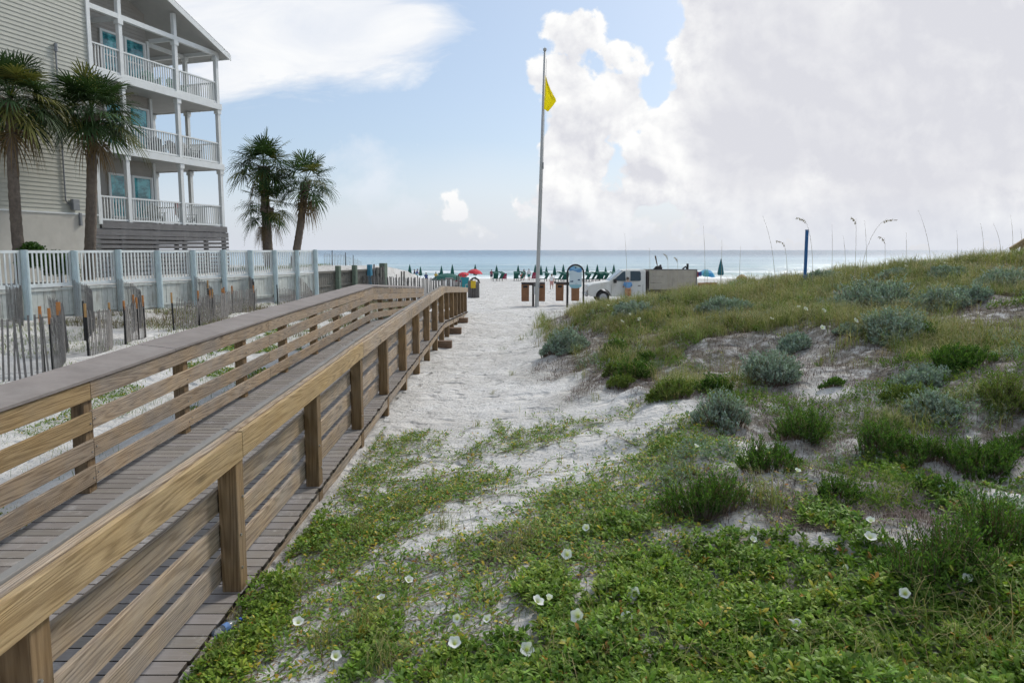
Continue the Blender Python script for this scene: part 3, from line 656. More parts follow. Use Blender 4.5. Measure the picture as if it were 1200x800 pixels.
# chairs on the balconies (Adirondack)
def adirondack(name, label, mat, X, Y, Z, rz, group=None):
    base = Matrix.Translation(Vector(HO)) @ Matrix.Rotation(DU, 4, 'Z') @ Vector((X, Y, Z))
    o = thing(name, label, 'chair', base, DU + rz, group)
    mb = MB()
    for k in range(5):
        x = -.21 + k * .105; h = .62 + .12 * (1 - abs(k - 2) / 2)
        mb.beam((x, -.22, .32), (x, -.22 - h * .42, .32 + h * .91), .095, .02, up=(0, 1, .4))
    mb.build('backrest', mat, o)
    mb = MB()
    for k in range(5): mb.box((0, .26 - k * .11, .40 - k * .025), (.54, .095, .02))
    mb.build('seat', mat, o)
    for s in (-1, 1):
        mb = MB(); mb.box((s * .33, 0, .56), (.12, .66, .022)); mb.build('armrest', mat, o)
        mb = MB(); mb.box((s * .29, .27, .275), (.03, .1, .55)); mb.build('leg', mat, o)
        mb = MB(); mb.beam((s * .28, .3, .36), (s * .28, -.52, .05), .03, .12); mb.build('leg', mat, o)
    return o
M_CG = simple('mint_green_chair_paint', (.19, .42, .29), .6, .1); M_CD = simple('dark_grey_chair', (.05, .055, .06), .6, .1); M_CO = simple('olive_grey_chair', (.22, .23, .19), .6, .1)
M_CR = simple('faded_red_towel', (.38, .10, .10), .9, .15)
adirondack('adirondack_chair', 'mint green adirondack chair on the top balcony, in the bay before its last post', M_CG, 3.9, .85, F3, 2.6, 'chairs on the balconies')
adirondack('adirondack_chair', 'mint green adirondack chair on the top balcony, in the bay at the seaward corner', M_CG, 5.45, .85, F3, 2.9, 'chairs on the balconies')
adirondack('adirondack_chair', 'dark grey slatted chair on the middle balcony, close before the post by the corner bay', M_CD, 4.0, .8, F2, 2.5, 'chairs on the balconies')
adirondack('adirondack_chair', 'dark grey slatted chair on the middle balcony, first one past the post', M_CD, 5.2, .8, F2, 3.0, 'chairs on the balconies')
adirondack('adirondack_chair', 'dark grey chair with the highest rounded back, at the corner of the middle balcony', M_CD, 6.1, .8, F2 + .05, 3.2, 'chairs on the balconies')
adirondack('adirondack_chair', 'olive grey adirondack chair on the lowest balcony beside the windows', M_CO, 3.7, .8, F1, 2.6, 'chairs on the balconies')
c_ = adirondack('adirondack_chair', 'dark chair with a red towel over it on the lowest balcony', M_CD, 5.6, .8, F1, 3.0, 'chairs on the balconies')
tw = thing('beach_towel', 'faded red towel hung over the dark chair on the lowest balcony', 'towel', c_.location, DU + 3.0)
mb = MB(); mb.prism([(-.47, .9), (-.50, 1.12), (-.62, 1.12), (-.64, .55), (-.61, .55), (-.58, 1.08), (-.52, 1.08), (-.44, .9)], -.2, .16, 'x'); mb.build('cloth', M_CR, tw)

# ================================================================ white picket fence over plank wall
M_WF = simple('pale_blue_white_paint', (.70, .74, .735), .65, .06, 3, dirt=(.36, .38, .35), dirt_amt=.4, bump=.001)
M_WP = simple('blue_grey_post_paint', (.46, .56, .58), .7, .09, 4, dirt=(.26, .3, .29), dirt_amt=.5, bump=.002)
M_WK = simple('worn_white_planks', (.54, .565, .53), .8, .12, 5, dirt=(.20, .17, .13), dirt_amt=.75, bump=.003)
FO = (lot_line(23.6), 23.6, -2.3); FA = math.atan2(1, .3095)
fence = thing('picket_fence', 'long white picket fence on a plank wall with round pale blue posts', 'fence', FO, FA)
Lk = 1 / .954
sy = [a for a in (16.5, 18.3, 20.1, 21.9, 23.6, 25.3, 27.07, 28.85, 30.6, 32.35, 34.1, 35.85, 37.5)]
U_ = [(a - 23.6) * math.sqrt(1 + .3095 ** 2) for a in sy]
for u in U_:
    mb = MB(); r = .115; lean = random.uniform(-.02, .02)
    mb.tube([(u, -.13, -.5), (u + lean * .3, -.13, 1), (u + lean, -.13, 2.31 + random.uniform(-.03, .03))], [r * 1.04, r, r * .96], 14)
    mb.build('post', M_WP, fence, smooth=False, bevel=.012)
for a, b in zip(U_[:-1], U_[1:]):
    mb = MB(); x0, x1 = a + .06, b - .06
    mb.box(((x0 + x1) / 2, 0, 2.245), (x1 - x0, .05, .09)); mb.box(((x0 + x1) / 2, -.02, 1.14), (x1 - x0, .06, .12))
    for X in (x0 + .035, x1 - .035): mb.box((X, 0, 1.69), (.07, .05, 1.02))
    n = 11
    for k in range(1, n): mb.box((x0 + (x1 - x0) * k / n, 0, 1.69), (.05, .03, 1.02))
    mb.build('picket_panel', M_WF, fence)
    mb = MB(); n = 8; mb.box(((a + b) / 2, .0, 1.0), (b - a - .02, .06, .10))
    for k in range(n):
        X = a + (b - a) * (k + .5) / n; jj = random.uniform(-.008, .008)
        mb.box((X, .03 + jj, .46), ((b - a) / n - .014, .03, .97 + random.uniform(-.03, .03)))
    mb.box(((a + b) / 2, -.005, .12 + random.uniform(-.03, .03)), (b - a - .02, .05, .07))
    mb.build('plank_panel', M_WK, fence)
# weathered bulkhead beyond the fence
M_BK = wood('grey_bulkhead_board', ((.10, .095, .08), (.21, .20, .17)), (1, 1, .1), (.17, .17, .16), .5, 20)
M_BG = simple('algae_green_post', (.13, .17, .13), .85, .2, 6, bump=.004)
M_BB = simple('blue_painted_post', (.06, .24, .36), .7, .1, 6)
bk = thing('bulkhead_fence', 'low weathered grey bulkhead fence with green posts running on from the white fence', 'fence', (lot_line(37.7), 37.7, -2.6), FA)
ub = [0, 1.9, 3.75, 5.6, 7.4]
for k, u in enumerate(ub[1:]):
    mb = MB(); mb.box((u, -.2, .95), (.26, .26, 1.5) if k < 3 else (.4, .4, 1.6)); mb.build('post', M_BG if k != 2 else M_BB, bk, bevel=.02)
for a, b in zip(ub[:-1], ub[1:]):
    mb = MB(); n = 9
    for k in range(n): mb.box((a + (b - a) * (k + .5) / n, 0, .7), ((b - a) / n - .015, .04, 1.3))
    mb.box(((a + b) / 2, -.05, 1.36), (b - a - .02, .12, .12)); mb.box(((a + b) / 2, -.05, .6), (b - a - .02, .06, .1)); mb.build('plank_panel', M_BK, bk)
# ================================================================ sand fences
M_SL = simple('grey_fence_slat', (.195, .185, .175), .9, .28, 9, dirt=(.12, .11, .10), dirt_amt=.4)
M_WIRE = simple('rusty_wire', (.30, .29, .27), .6, .2)
M_BP = simple('black_fence_stake', (.022, .022, .022), .8, .2)
M_OR = simple('orange_stake_tip', (.42, .17, .045), .7, .15, 5)
M_OR2 = simple('tan_wood_tip', (.42, .25, .10), .8, .15, 5)
def sand_fence(label, p0, p1, h0, h1, z0=None, z1=None, bow=0, posts=(0, 1), tip=M_OR, lean=0.0, gap=.085, pext=.12, group='slatted sand fences beside the boardwalk', slat_w=.036):
    a = Vector((p0[0], p0[1], z0 if z0 is not None else hz(*p0))); b = Vector((p1[0], p1[1], z1 if z1 is not None else hz(*p1)))
    o = thing('sand_fence', label, 'fence', a, 0, group); L = (b - a).length; n = max(3, int(L / gap)); d = (b - a) / L; nrm = Vector((d.y, -d.x, 0))
    mb = MB(); wr = [[], [], []]
    for k in range(n + 1):
        f = k / n; p = (b - a) * f + nrm * (bow * math.sin(f * PI)); h = h0 + (h1 - h0) * f + random.uniform(-.05, .05)
        tl = d * random.uniform(-.06, .06) * h + nrm * lean * h
        zg = hz(a.x + p.x, a.y + p.y) - a.z - .05 if z0 is None else p.z
        q = Vector((p.x, p.y, zg)); mb.beam(q, q + tl + Vector((0, 0, h)), slat_w * random.uniform(.8, 1.15), .009, up=nrm)
        for j, fr in enumerate((.15, .5, .85)): wr[j].append(q + (tl + Vector((0, 0, h))) * fr - nrm * .008)
    mb.build('slats', M_SL, o)
    mb = MB()
    for ww in wr: mb.tube(ww, .0035, 4)
    mb.build('wires', M_WIRE, o)
    for f in posts:
        p = (b - a) * f + nrm * (bow * math.sin(f * PI)); h = (h0 + (h1 - h0) * f) + pext
        zg = hz(a.x + p.x, a.y + p.y) - a.z - .2 if z0 is None else p.z
        le = d * random.uniform(-.06, .06); q = Vector((p.x, p.y, zg)) - nrm * .04
        s = MB(); s.tube([q, q + le * .5 + Vector((0, 0, h * .5)), q + le + Vector((0, 0, h + .2))], [.028, .026, .024], 7); po = s.build('post', M_BP, o)
        if tip: s = MB(); e = q + le + Vector((0, 0, h + .2)); s.tube([e - Vector((0, 0, .3)), e + Vector((0, 0, .012))], [.029, .028], 7); s.build('painted_tip', tip, po)
    return o
def P2(px, y): return ((px - 600) / 800 * y, y)
sand_fence('tall grey slatted fence nearest the boardwalk, its slats bleached and evenly spaced', P2(-70, 11.6), P2(50, 13.0), 1.18, 1.28, bow=-.15, posts=(.97,), gap=.085)
sand_fence('narrow stretch of sand fence seen end on just past the tall bleached one', P2(56, 13.3), P2(66, 16.2), 1.2, 1.05, bow=.15, posts=(.05, .9), gap=.08)
sand_fence('short leaning sand fence with an orange topped stake in front of its broken edge', P2(70, 15.4), P2(58, 18.5), 1.1, 1.1, bow=.2, posts=(0,), lean=-.05, gap=.075)
sand_fence('curved sand fence hanging from the second visible white fence post', P2(98, 18.0), P2(85, 23.2), .95, 1.35, bow=.35, posts=(0,), tip=None, gap=.08)
sand_fence('dense square of sand fence with a bright orange stake at its near side', P2(101, 15.6), P2(128, 17.2), 1.08, 1.0, bow=.1, posts=(0, .97), gap=.07, tip=M_OR2)
sand_fence('curved sand fence sweeping down from the third visible white fence post', P2(152, 19.5), P2(136, 24.9), .9, 1.3, bow=.5, posts=(.1,), gap=.08)
sand_fence('sand fence square with two dark orange tipped stakes at its far side', P2(145, 17.6), P2(168, 18.9), 1.0, 1.05, bow=-.1, posts=(0, .8, 1), gap=.07)
sand_fence('broken sand fence by bare sand with a lone dark stake', P2(203, 20.5), P2(232, 22.2), 1.0, .85, bow=.1, posts=(0,), gap=.11, tip=M_OR2, lean=.1)
sand_fence('sand fence sloping up against the fifth white fence post', P2(250, 25.0), P2(228, 28.5), .9, 1.35, bow=.2, posts=(0, .5), gap=.09, tip=M_OR2)
sand_fence('low run of sand fence with three orange stakes near the top rail', P2(233, 22.0), P2(266, 25.2), 1.0, 1.0, bow=.1, posts=(0, .3, .75), gap=.075)
sand_fence('sand fence between orange stakes just before the tall dark stump', P2(264, 25.8), P2(300, 29.0), .95, .95, bow=-.1, posts=(0, .3, .95), gap=.08)
sand_fence('pale sand fence leaning on the white planks near the end of the fence', P2(326, 30.5), P2(345, 33.5), 1.0, .8, bow=.1, posts=(0,), tip=None, gap=.12)
sand_fence('collapsed sand fence in the corner of the last white fence bay', P2(350, 33.0), P2(366, 36.3), 1.5, .6, bow=.1, posts=(1,), tip=None, gap=.1)
sand_fence('dark stump of sand fence bundled against a white fence post', P2(298, 29.8), P2(292, 32.0), 1.2, 1.4, posts=(0,), tip=None, gap=.05)
sand_fence('sheet of sand fence folded against the nearest visible white fence post', P2(24, 20.2), P2(6, 21.2), 1.25, 1.15, bow=.1, posts=(), tip=None, gap=.06)
sand_fence('thin open wire fence standing on the grassy bank against the sea', P2(381, 43.0), P2(424, 50.0), .85, .65, bow=0, posts=(.2, .55, .78), tip=None, gap=.28, slat_w=.03, pext=.15)
sand_fence('long dense slatted fence crossing the beach behind the boardwalk', P2(424, 42.5), P2(486, 40.5), 1.7, 1.62, bow=.3, posts=(.1, .4, .7), tip=None, gap=.065, slat_w=.05)
sand_fence('end of the slatted fence just beyond the foot of the boardwalk', P2(484, 40.0), P2(541, 41.0), 1.62, 1.55, bow=-.2, posts=(.1, .5, .9), tip=None, gap=.065, slat_w=.05)
for i, (px, y, h, lab) in enumerate(((438.5, 43, 2.35, 'tall thin dark post behind the slatted beach fence'), (442, 44, 2.2, 'thick dark post next to the tall thin one behind the slatted fence'), (445.5, 44.2, 2.2, 'thick dark post second from the tall thin one'),
                                     (448.8, 44.5, 2.3, 'dark post nearest the three strolling people behind the slatted fence'), (470.5, 44, 1.95, 'short black post behind the slatted fence, first of a pair'), (473.5, 44.3, 1.95, 'short black post behind the slatted fence, second of a pair'), (537, 41.5, 1.75, 'dark stake at the end of the slatted fence by the white box'))):
    x, _ = P2(px, y); z = hz(x, y); mb = MB(); r = .055 if i in (0, 4, 5, 6) else .13
    mb.tube([(x, y, z - .1), (x, y, z + h * .6), (x + .02, y, z + h)], [r, r, r * .9], 9)
    o = mb.build('wooden_post', M_BK if i > 0 else M_SKIRT, loc=(x, y, z)); _props(o, lab, 'post', 'dark posts behind the slatted fence')
# ================================================================ palms
M_PT = simple('palm_trunk', (.155, .125, .10), .95, .25, 7, bump=.02, dirt=(.07, .055, .045), dirt_amt=.6)
M_FROND = leafmat('palm_frond', .5, .25)
M_BOOT = simple('dry_leaf_bases', (.11, .075, .05), .9, .3, 8)
def frond(V, T, C, o, az, el, plen, R, rng, green, droop=.5, nl=26):
    """petiole plus a costapalmate fan of drooping leaflets"""
    d = np.array([math.cos(az) * math.cos(el), math.sin(az) * math.cos(el), math.sin(el)])
    side = np.array([-math.sin(az), math.cos(az), 0.]); 
    p0 = np.array(o); pts = []
    for k in range(4):
        f = k / 3; pts.append(p0 + d * plen * f + np.array([0, 0, -droop * .35 * plen * f * f]))
    tdir = pts[-1] - pts[-2]; tdir /= np.linalg.norm(tdir); up = np.cross(tdir, side) * -1; up = -np.cross(tdir, side)
    if up[2] < 0: up = -up
    for a, b in zip(pts[:-1], pts[1:]):
        n = len(V); w = side * .018
        V += [a - w, a + w, b + w, b - w]; T += [(n, n + 1, n + 2), (n, n + 2, n + 3)]; C += [green * np.array([.9, .85, .6])] * 4
    hub = pts[-1]; roll = rng.uniform(-.4, .4)
    for k in range(nl):
        th = (k / (nl - 1) - .5) * 2 * 2.15 + rng.uniform(-.06, .06)
        L = R * (1 - .28 * abs(th) / 2.15) * rng.uniform(.85, 1.08)
        base = hub + tdir * (.22 * R) * max(0, math.cos(th)) * .8
        fold = .28 * abs(math.sin(th)) + roll * math.sin(th)
        ld = tdir * math.cos(th) + side * math.sin(th) + up * fold * .6; ld /= np.linalg.norm(ld)
        wd = np.cross(ld, up); wd /= (np.linalg.norm(wd) + 1e-6); w = .026 * R + .004
        sag = droop * rng.uniform(.6, 1.5)
        q0 = base; q1 = base + ld * L * .45 + np.array([0, 0, -.10 * sag * L]); q2 = base + ld * L * .78 + np.array([0, 0, -.38 * sag * L]); q3 = base + ld * L * .95 + np.array([0, 0, -.78 * sag * L])
        n = len(V); col = green * rng.uniform(.75, 1.25)
        tipc = col * np.array([1.5, 1.2, .8]) if rng.random() < .4 else col
        V += [q0 - wd * w * .3, q0 + wd * w * .3, q1 - wd * w, q1 + wd * w, q2 - wd * w * .6, q2 + wd * w * .6, q3]
        T += [(n, n + 1, n + 3), (n, n + 3, n + 2), (n + 2, n + 3, n + 5), (n + 2, n + 5, n + 4), (n + 4, n + 5, n + 6)]
        C += [col] * 4 + [col * .97, col * .97, tipc]
def palm(label, base, top, r0, r1, plen, R, nf, seed, dead=5, skirt=.9, low=-.55, group='cabbage palms beside the beach house'):
    rng = np.random.default_rng(seed); b = Vector(base); tp = Vector(top)
    o = thing('palm_tree', label, 'palm tree', b, 0, group)
    mb = MB(); n = 46; pts = []; rs = []; cv = rng.uniform(-.1, .1)
    for k in range(n + 1):
        f = k / n; p = (tp - b) * f; p = Vector((p.x + cv * math.sin(f * PI), p.y, p.z)); pts.append(p)
        rs.append((r0 + (r1 - r0) * f) * (1 + .045 * math.sin(k * 2.3) + .03 * (k % 2)) * (1.12 if f < .05 else 1) * (1 + (.45 if f > .9 else 0)))
    mb.tube(pts, rs, 12); mb.build('trunk', M_PT, o, smooth=True)
    # leaf bases
    mb = MB(); H = (tp - b).length
    for k in range(int(60 * skirt)):
        f = 1 - rng.random() ** 1.5 * .20 * skirt; p = (tp - b) * f; a = rng.uniform(0, 2 * PI); d = Vector((math.cos(a), math.sin(a), rng.uniform(.3, 1.1))).normalized()
        q = Vector(p) + Vector((math.cos(a), math.sin(a), 0)) * r1 * .9
        mb.tube([q, q + d * rng.uniform(.12, .34)], [.035, .012], 4)
    mb.build('leaf_bases', M_BOOT, o)
    V = []; T = []; C = []; c = tp - b
    for k in range(nf):
        f = (k + .5) / nf; el = math.asin(max(-1, min(1, 1 - f * (1 - math.sin(low))))) + rng.uniform(-.12, .12)
        az = k * 2.39996 + rng.uniform(-.25, .25)
        gc = np.array([.042, .075, .030]) * rng.uniform(.75, 1.25)
        if rng.random() < .18: gc = np.array([.13, .13, .04])
        frond(V, T, C, (c.x, c.y, c.z + .1), az, el, plen * rng.uniform(.75, 1.1), R * rng.uniform(.8, 1.1), rng, gc, droop=.25 + .42 * f)
    np_mesh('crown', np.array(V), np.array(T), np.array(C), M_FROND, o)
    V = []; T = []; C = []
    for k in range(dead):
        frond(V, T, C, (c.x, c.y, c.z - .15), rng.uniform(0, 2 * PI), rng.uniform(-1.2, -.75), plen * .7, R * .7, rng, np.array([.16, .11, .06]), droop=1.3, nl=16)
    if dead: np_mesh('dead_fronds', np.array(V), np.array(T), np.array(C), M_FROND, o)
    return o
def PT(px, py, y): return tuple(at(px, py, y))
def G_(px, y, z): return ((px - 600) / 800 * y, y, z)
palm('cabbage palm at the picture edge with the widest crown before the siding wall', G_(26, 23.2, -1.2), PT(13, 118, 22.9), .18, .145, 1.0, .98, 62, 3, dead=6, low=-.5)
palm('cabbage palm whose crown overlaps the middle balcony of the house', G_(104, 25.8, -1.2), PT(107, 134, 25.4), .20, .15, .98, .98, 60, 5, dead=7, skirt=1.2, low=-.5)
palm('tallest cabbage palm of the three beyond the house, with a dense round crown', G_(317, 41.5, -1.15), PT(309, 195, 41.2), .27, .24, 1.15, 1.25, 40, 8, dead=4, low=-.35, group='cabbage palms beyond the house')
palm('short cabbage palm whose crown sits in front of its taller neighbour', G_(316.5, 40.6, -1.15), PT(313, 243, 40.3), .30, .26, 1.15, 1.0, 26, 11, dead=5, low=-.6, group='cabbage palms beyond the house')
palm('leaning cabbage palm nearest the sea with one drooping outer frond', G_(344, 40.2, -1.15), PT(358, 214, 40.6), .23, .20, 1.15, 1.15, 34, 14, dead=7, low=-.45, skirt=1.5, group='cabbage palms beyond the house')
# ================================================================ things on the beach
def mcol(name, c, r=.7, v=.08): return simple(name, c, r, v, 6)
M_POLE = mcol('grey_flagpole', (.40, .40, .385), .5, .06); M_YEL = leafmat('yellow_flag_cloth', .8, .35)
fp = at(629, 363, 38.0); fp.z = hz(fp.x, fp.y); ft = at(638.5, 60, 38.0)
o = thing('flagpole', 'tall grey flagpole standing on the sand beside the brown bins', 'flagpole', fp)
mb = MB(); mb.tube([(0, 0, -.3)] + [tuple((ft - fp) * k) for k in (0.001, .5, 1)], [.115, .112, .09, .06], 14); mb.build('pole', M_POLE, o, smooth=True)
mb = MB(); e = ft - fp; mb.tube([e, e + Vector((0, 0, .03)), e + Vector((0, 0, .12)), e + Vector((0, 0, .18))], [.05, .10, .10, .02], 12); mb.build('finial', M_POLE, o)
mb = MB(); mb.tube([(.12, -.05, 1.2)] + [tuple((ft - fp) * k + Vector((.1, -.05, 0))) for k in (.5, .97)], .008, 4); mb.build('halyard', M_WIRE, o)
mb = MB(); c = (ft - fp) * .085; mb.box((c.x + .1, c.y - .1, c.z), (.05, .03, .2)); c = (ft - fp) * .56; mb.box((c.x + .1, c.y - .1, c.z), (.06, .06, .35)); mb.build('cleat', M_GREYMETAL, o)
# flag: limp pennant, folded toward the pole
a = at(639.3, 88, 37.95); b_ = at(637.4, 128, 37.95); c_ = at(653.5, 118, 37.6); nU, nV = 14, 14
V = []; T = []
for i in range(nU + 1):
    for j in range(nV + 1):
        u = i / nU; v = j / nV
        edge0 = a.lerp(b_, v); far = at(653.3, 105 + 8 * v, 37.9) if v < .5 else at(653.3 - (v - .5) * 22, 109 + (v - .5) * 44, 37.9)
        far = at(639.5 + 14.5 * (v / .62 if v < .62 else 1 - (v - .62) / .38 * .82), 91 + 40 * v, 37.9)
        p = edge0.lerp(far, u * (.75 + .25 * v)); p.y += .16 * math.sin(u * 7 + v * 2.4) * u - .1 * u; p.z -= .10 * u * math.sin(v * 3)
        V.append(p - a)
for i in range(nU):
    for j in range(nV):
        k = i * (nV + 1) + j; T += [(k, k + 1, k + nV + 2, k + nV + 1)]
fl = np_mesh('beach_warning_flag', np.array([tuple(v) for v in V]), np.array(T), np.tile([.80, .62, .015], (len(V), 1)), M_YEL, smooth=True); fl.location = a
_props(fl, 'plain yellow warning flag hanging near the top of the tall pole', 'flag')
# bin stands
M_BIN = simple('brown_bin_panel', (.26, .125, .06), .8, .12, 6); M_LID = simple('dark_brown_lid', (.075, .06, .055), .8, .15, 6); M_PAPER = simple('white_notice', (.66, .67, .66), .6, .04, 6)
def bin_stand(px, label, y=38.6, rz=0.0):
    x = (px - 600) / 800 * y; z = hz(x, y); o = thing('bin_stand', label, 'bin stand', (x, y, z), rz, 'brown bin stands by the flagpole')
    mb = MB(); mb.box((0, 0, .65), (.12, .12, 1.4)); mb.build('post', M_LID, o, bevel=.01)
    mb = MB(); mb.box((0, 0, 1.32), (1.34, .5, .07)); mb.box((0, -.02, 1.24), (1.2, .1, .1)); mb.build('lid', M_LID, o, bevel=.01)
    for s in (-1, 1):
        mb = MB(); mb.box((s * .45, 0, .77), (.42, .42, .95), taper=1.04)
        for k in range(5): mb.box((s * .45 - .16 + k * .08, -.215, .78), (.06, .02, .9))
        b = mb.build('bin', M_BIN, o)
        m2 = MB(); m2.box((s * .45, 0, 1.26), (.40, .44, .03)); m2.box((s * .45, -.222, 1.12), (.24, .012, .13)); m2.build('opening', M_BP, b)
    return o
b1 = bin_stand(624.8, 'brown twin bin stand hidden in part by the flagpole, open sand all round it')
b2 = bin_stand(665.0, 'brown twin bin stand behind the arched blue and white sign', 39.2)
nt = thing('notice_board', 'small white notice with a dark header standing just before the twin bins at the flagpole', 'notice', (b1.location.x + .13, b1.location.y - .26, b1.location.z))
mb = MB(); mb.box((0, 0, .6), (.05, .05, 1.2)); mb.build('stake', M_LID, nt)
mb = MB(); mb.box((.03, -.03, .95), (.26, .02, .5)); mb.build('sheet', M_PAPER, nt); mb = MB(); mb.box((.03, -.035, 1.22), (.3, .05, .16)); mb.build('header', M_SKIRT, nt)
# arched beach sign
m, t, b = newmat('sign_blue_print'); tc = t.node('ShaderNodeTexCoord').outputs['Object']; s_ = t.node('ShaderNodeSeparateXYZ', {0: tc}).outputs
wv = t.m('ADD', s_[2], t.m('MULTIPLY', t.m('SINE', t.m('MULTIPLY', s_[0], 9.0)), .05)); w2 = t.m('ADD', s_[2], t.m('MULTIPLY', t.m('SINE', t.m('ADD', t.m('MULTIPLY', s_[0], 8.0), 1.6)), .06))
c = t.mix(t.m('GREATER_THAN', wv, 1.93), (.50, .60, .64), (.10, .26, .48)); c = t.mix(t.m('GREATER_THAN', w2, 2.06), c, (.20, .42, .62)); c = t.mix(t.m('GREATER_THAN', wv, 2.17), c, (.42, .56, .56)); c = t.mix(t.m('LESS_THAN', s_[2], 1.22), c, (.22, .42, .48))
t.put(b.inputs['Base Color'], c); t.put(b.inputs['Roughness'], .4); M_SIGN = m
sx_, sy_ = (674.3 - 600) / 800 * 37.0, 37.0; sz_ = hz(sx_, sy_)
sg = thing('beach_access_sign', 'arched dark framed beach sign with a blue and white wave panel', 'sign', (sx_, sy_, sz_)); K = -.80 - sz_ - .44
mb = MB(); arc = [(-.44, 0, -.3), (-.44, 0, K)] + [(-.44 * math.cos(a_), 0, K + .44 * math.sin(a_)) for a_ in [PI * k / 14 for k in range(1, 14)]] + [(.44, 0, K), (.44, 0, -.3)]
mb.tube(arc, .05, 8); mb.build('arch_frame', M_BP, sg, smooth=True)
def capsule(w_, z0, z1, n=10, e=.14):
    pts = []
    for k in range(n + 1): a_ = PI * k / n; pts.append((w_ * math.cos(a_), z1 - w_ * .85 + w_ * .85 * math.sin(a_)))
    for k in range(n + 1): a_ = PI + PI * k / n; pts.append((w_ * math.cos(a_) * .98, z0 + e + e * math.sin(a_)))
    return pts
mb = MB(); mb.prism(capsule(.34, 1.02, 2.28), -.02, .02, 'y'); pnl = mb.build('sign_panel', M_SIGN, sg)
M_DKB = mcol('sign_navy_mark', (.02, .06, .13))
def mark(poly): q = MB(); q.prism(poly, -.028, -.022, 'y'); return q
mark([(.0 + .06 * math.cos(k * PI / 5 + .3) * (1 if k % 2 else .5), 2.14 + .06 * math.sin(k * PI / 5 + .3) * (1 if k % 2 else .5)) for k in range(10)]).build('emblem', M_DKB, pnl)
mark([(-.28, 1.36), (-.12, 1.36), (-.12, 1.42), (-.17, 1.44), (-.2, 1.42), (-.28, 1.43)]).build('printed_block', M_DKB, pnl)
mark([(.12, 1.44), (.25, 1.44), (.25, 1.50), (.19, 1.52), (.12, 1.5)]).build('printed_block', M_DKB, pnl)
mark([(-.02, 1.27), (.12, 1.27), (.12, 1.285), (-.02, 1.285)]).build('printed_block', M_DKB, pnl)
for s in (-1, 1): mb = MB(); mb.beam((s * .33, 0, 1.9), (s * .41, 0, 1.9), .03, .03); mb.build('bracket', M_BP, sg)
# pick-up truck with a tall plank-sided bed (nose to the left)
M_TW = simple('dusty_white_truck_paint', (.62, .62, .58), .35, .06, 3, dirt=(.42, .38, .30), dirt_amt=.6); M_TG = simple('dark_truck_glass', (.02, .035, .04), .08, .1, 3, spec=.8); M_BED = simple('weathered_bed_panel', (.36, .33, .27), .85, .10, 3, dirt=(.22, .2, .17), dirt_amt=.5)
M_TYRE = mcol('tyre_rubber', (.03, .03, .03), .9); M_RIM = mcol('steel_rim', (.4, .4, .4), .4); M_CHROME = simple('chrome_grille', (.35, .35, .36), .25, .2, 20, metal=.7)
TY0 = 41.0; tx = (688.6 - 600) / 800 * TY0; tz = hz(tx + 3, TY0 + 1)
tr = thing('pickup_truck', 'dusty white pickup truck with a tall plank-sided bed parked behind the dune', 'truck', (tx, TY0, tz))
def outline_mesh(pts, y0, y1, inset=0.0):            # extruded side outline with pulled-in upper part
    mb = MB(); n = len(pts); vs = []
    for yv, sgn in ((y0, 1), (y0 + .06, 1), (y1 - .06, -1), (y1, -1)):
        for i, (x, z) in enumerate(pts):
            tuck = max(0, z - 1.15) * .22 * sgn; e = .05 if yv in (y0, y1) else 0
            vs.append((x, yv + tuck, z - (e if z > 1 else 0)))
    fs = [tuple(range(n)), tuple(range(3 * n, 4 * n))[::-1]]
    for r in range(3):
        for i in range(n): fs.append((r * n + i, r * n + (i + 1) % n, (r + 1) * n + (i + 1) % n, (r + 1) * n + i))
    return mb.add(vs, fs)
def arch(cx, r=.46, z=.42, n=8): return [(cx + r * math.cos(PI - PI * k / n), z + r * math.sin(PI - PI * k / n)) for k in range(n + 1)]
side = [(.05, .55), (.10, .45), (.42, .42)] + arch(.95) + [(1.5, .42), (3.50, .42), (3.50, 2.0), (3.30, 2.04), (2.35, 2.02), (2.12, 1.98), (1.32, 1.34), (1.15, 1.30), (.35, 1.20), (.10, 1.10), (.02, .95)]
outline_mesh(side, 0, 1.95).build('body', M_TW, tr)
mb = MB()   # side glass, slightly proud
for pl_ in ([(1.50, 1.36), (2.14, 1.90), (2.28, 1.93), (2.28, 1.36)], [(2.58, 1.36), (2.58, 1.93), (3.14, 1.93), (3.20, 1.87), (3.20, 1.42), (3.14, 1.36)]):
    mb = MB(); n = len(pl_); vs = [(x, (z - 1.15) * .22 - .012, z) for x, z in pl_] + [(x, (z - 1.15) * .22 + .05, z) for x, z in pl_]
    mb.add(vs, [tuple(range(n)), tuple(range(n, 2 * n))[::-1]] + [(i, (i + 1) % n, (i + 1) % n + n, i + n) for i in range(n)]); mb.build('side_window', M_TG, tr)
mb = MB(); mb.beam((1.34, .98, 1.365), (2.10, .98, 1.975), 1.5, .02, up=(-.6, 0, .8)); mb.build('windscreen', M_TG, tr)
for xd in (1.42, 2.43, 3.32):
    mb = MB(); mb.beam((xd, -.004, .5), (xd, -.004, 1.15), .012, .012, up=(0, 1, 0)); mb.build('door_seam', M_LID, tr)
for xd in (2.2, 3.1): mb = MB(); mb.box((xd, -.02, 1.08), (.16, .03, .04)); mb.build('door_handle', M_BP, tr)
mb = MB(); mb.box((1.62, -.16, 1.36), (.18, .22, .24)); mb.box((1.66, -.04, 1.30), (.10, .10, .06)); mb.build('wing_mirror', M_BP, tr, bevel=.02)
mb = MB(); mb.box((-.0, .97, .86), (.06, 1.3, .42)); mb.build('grille', M_CHROME, tr)
mb = MB(); mb.box((-.05, .97, .52), (.16, 1.94, .2)); mb.build('bumper', M_CHROME, tr, bevel=.03)
for yv in (.14, 1.8): mb = MB(); mb.box((.03, yv, .92), (.10, .26, .26)); mb.build('headlight', M_PAPER, tr, bevel=.02)
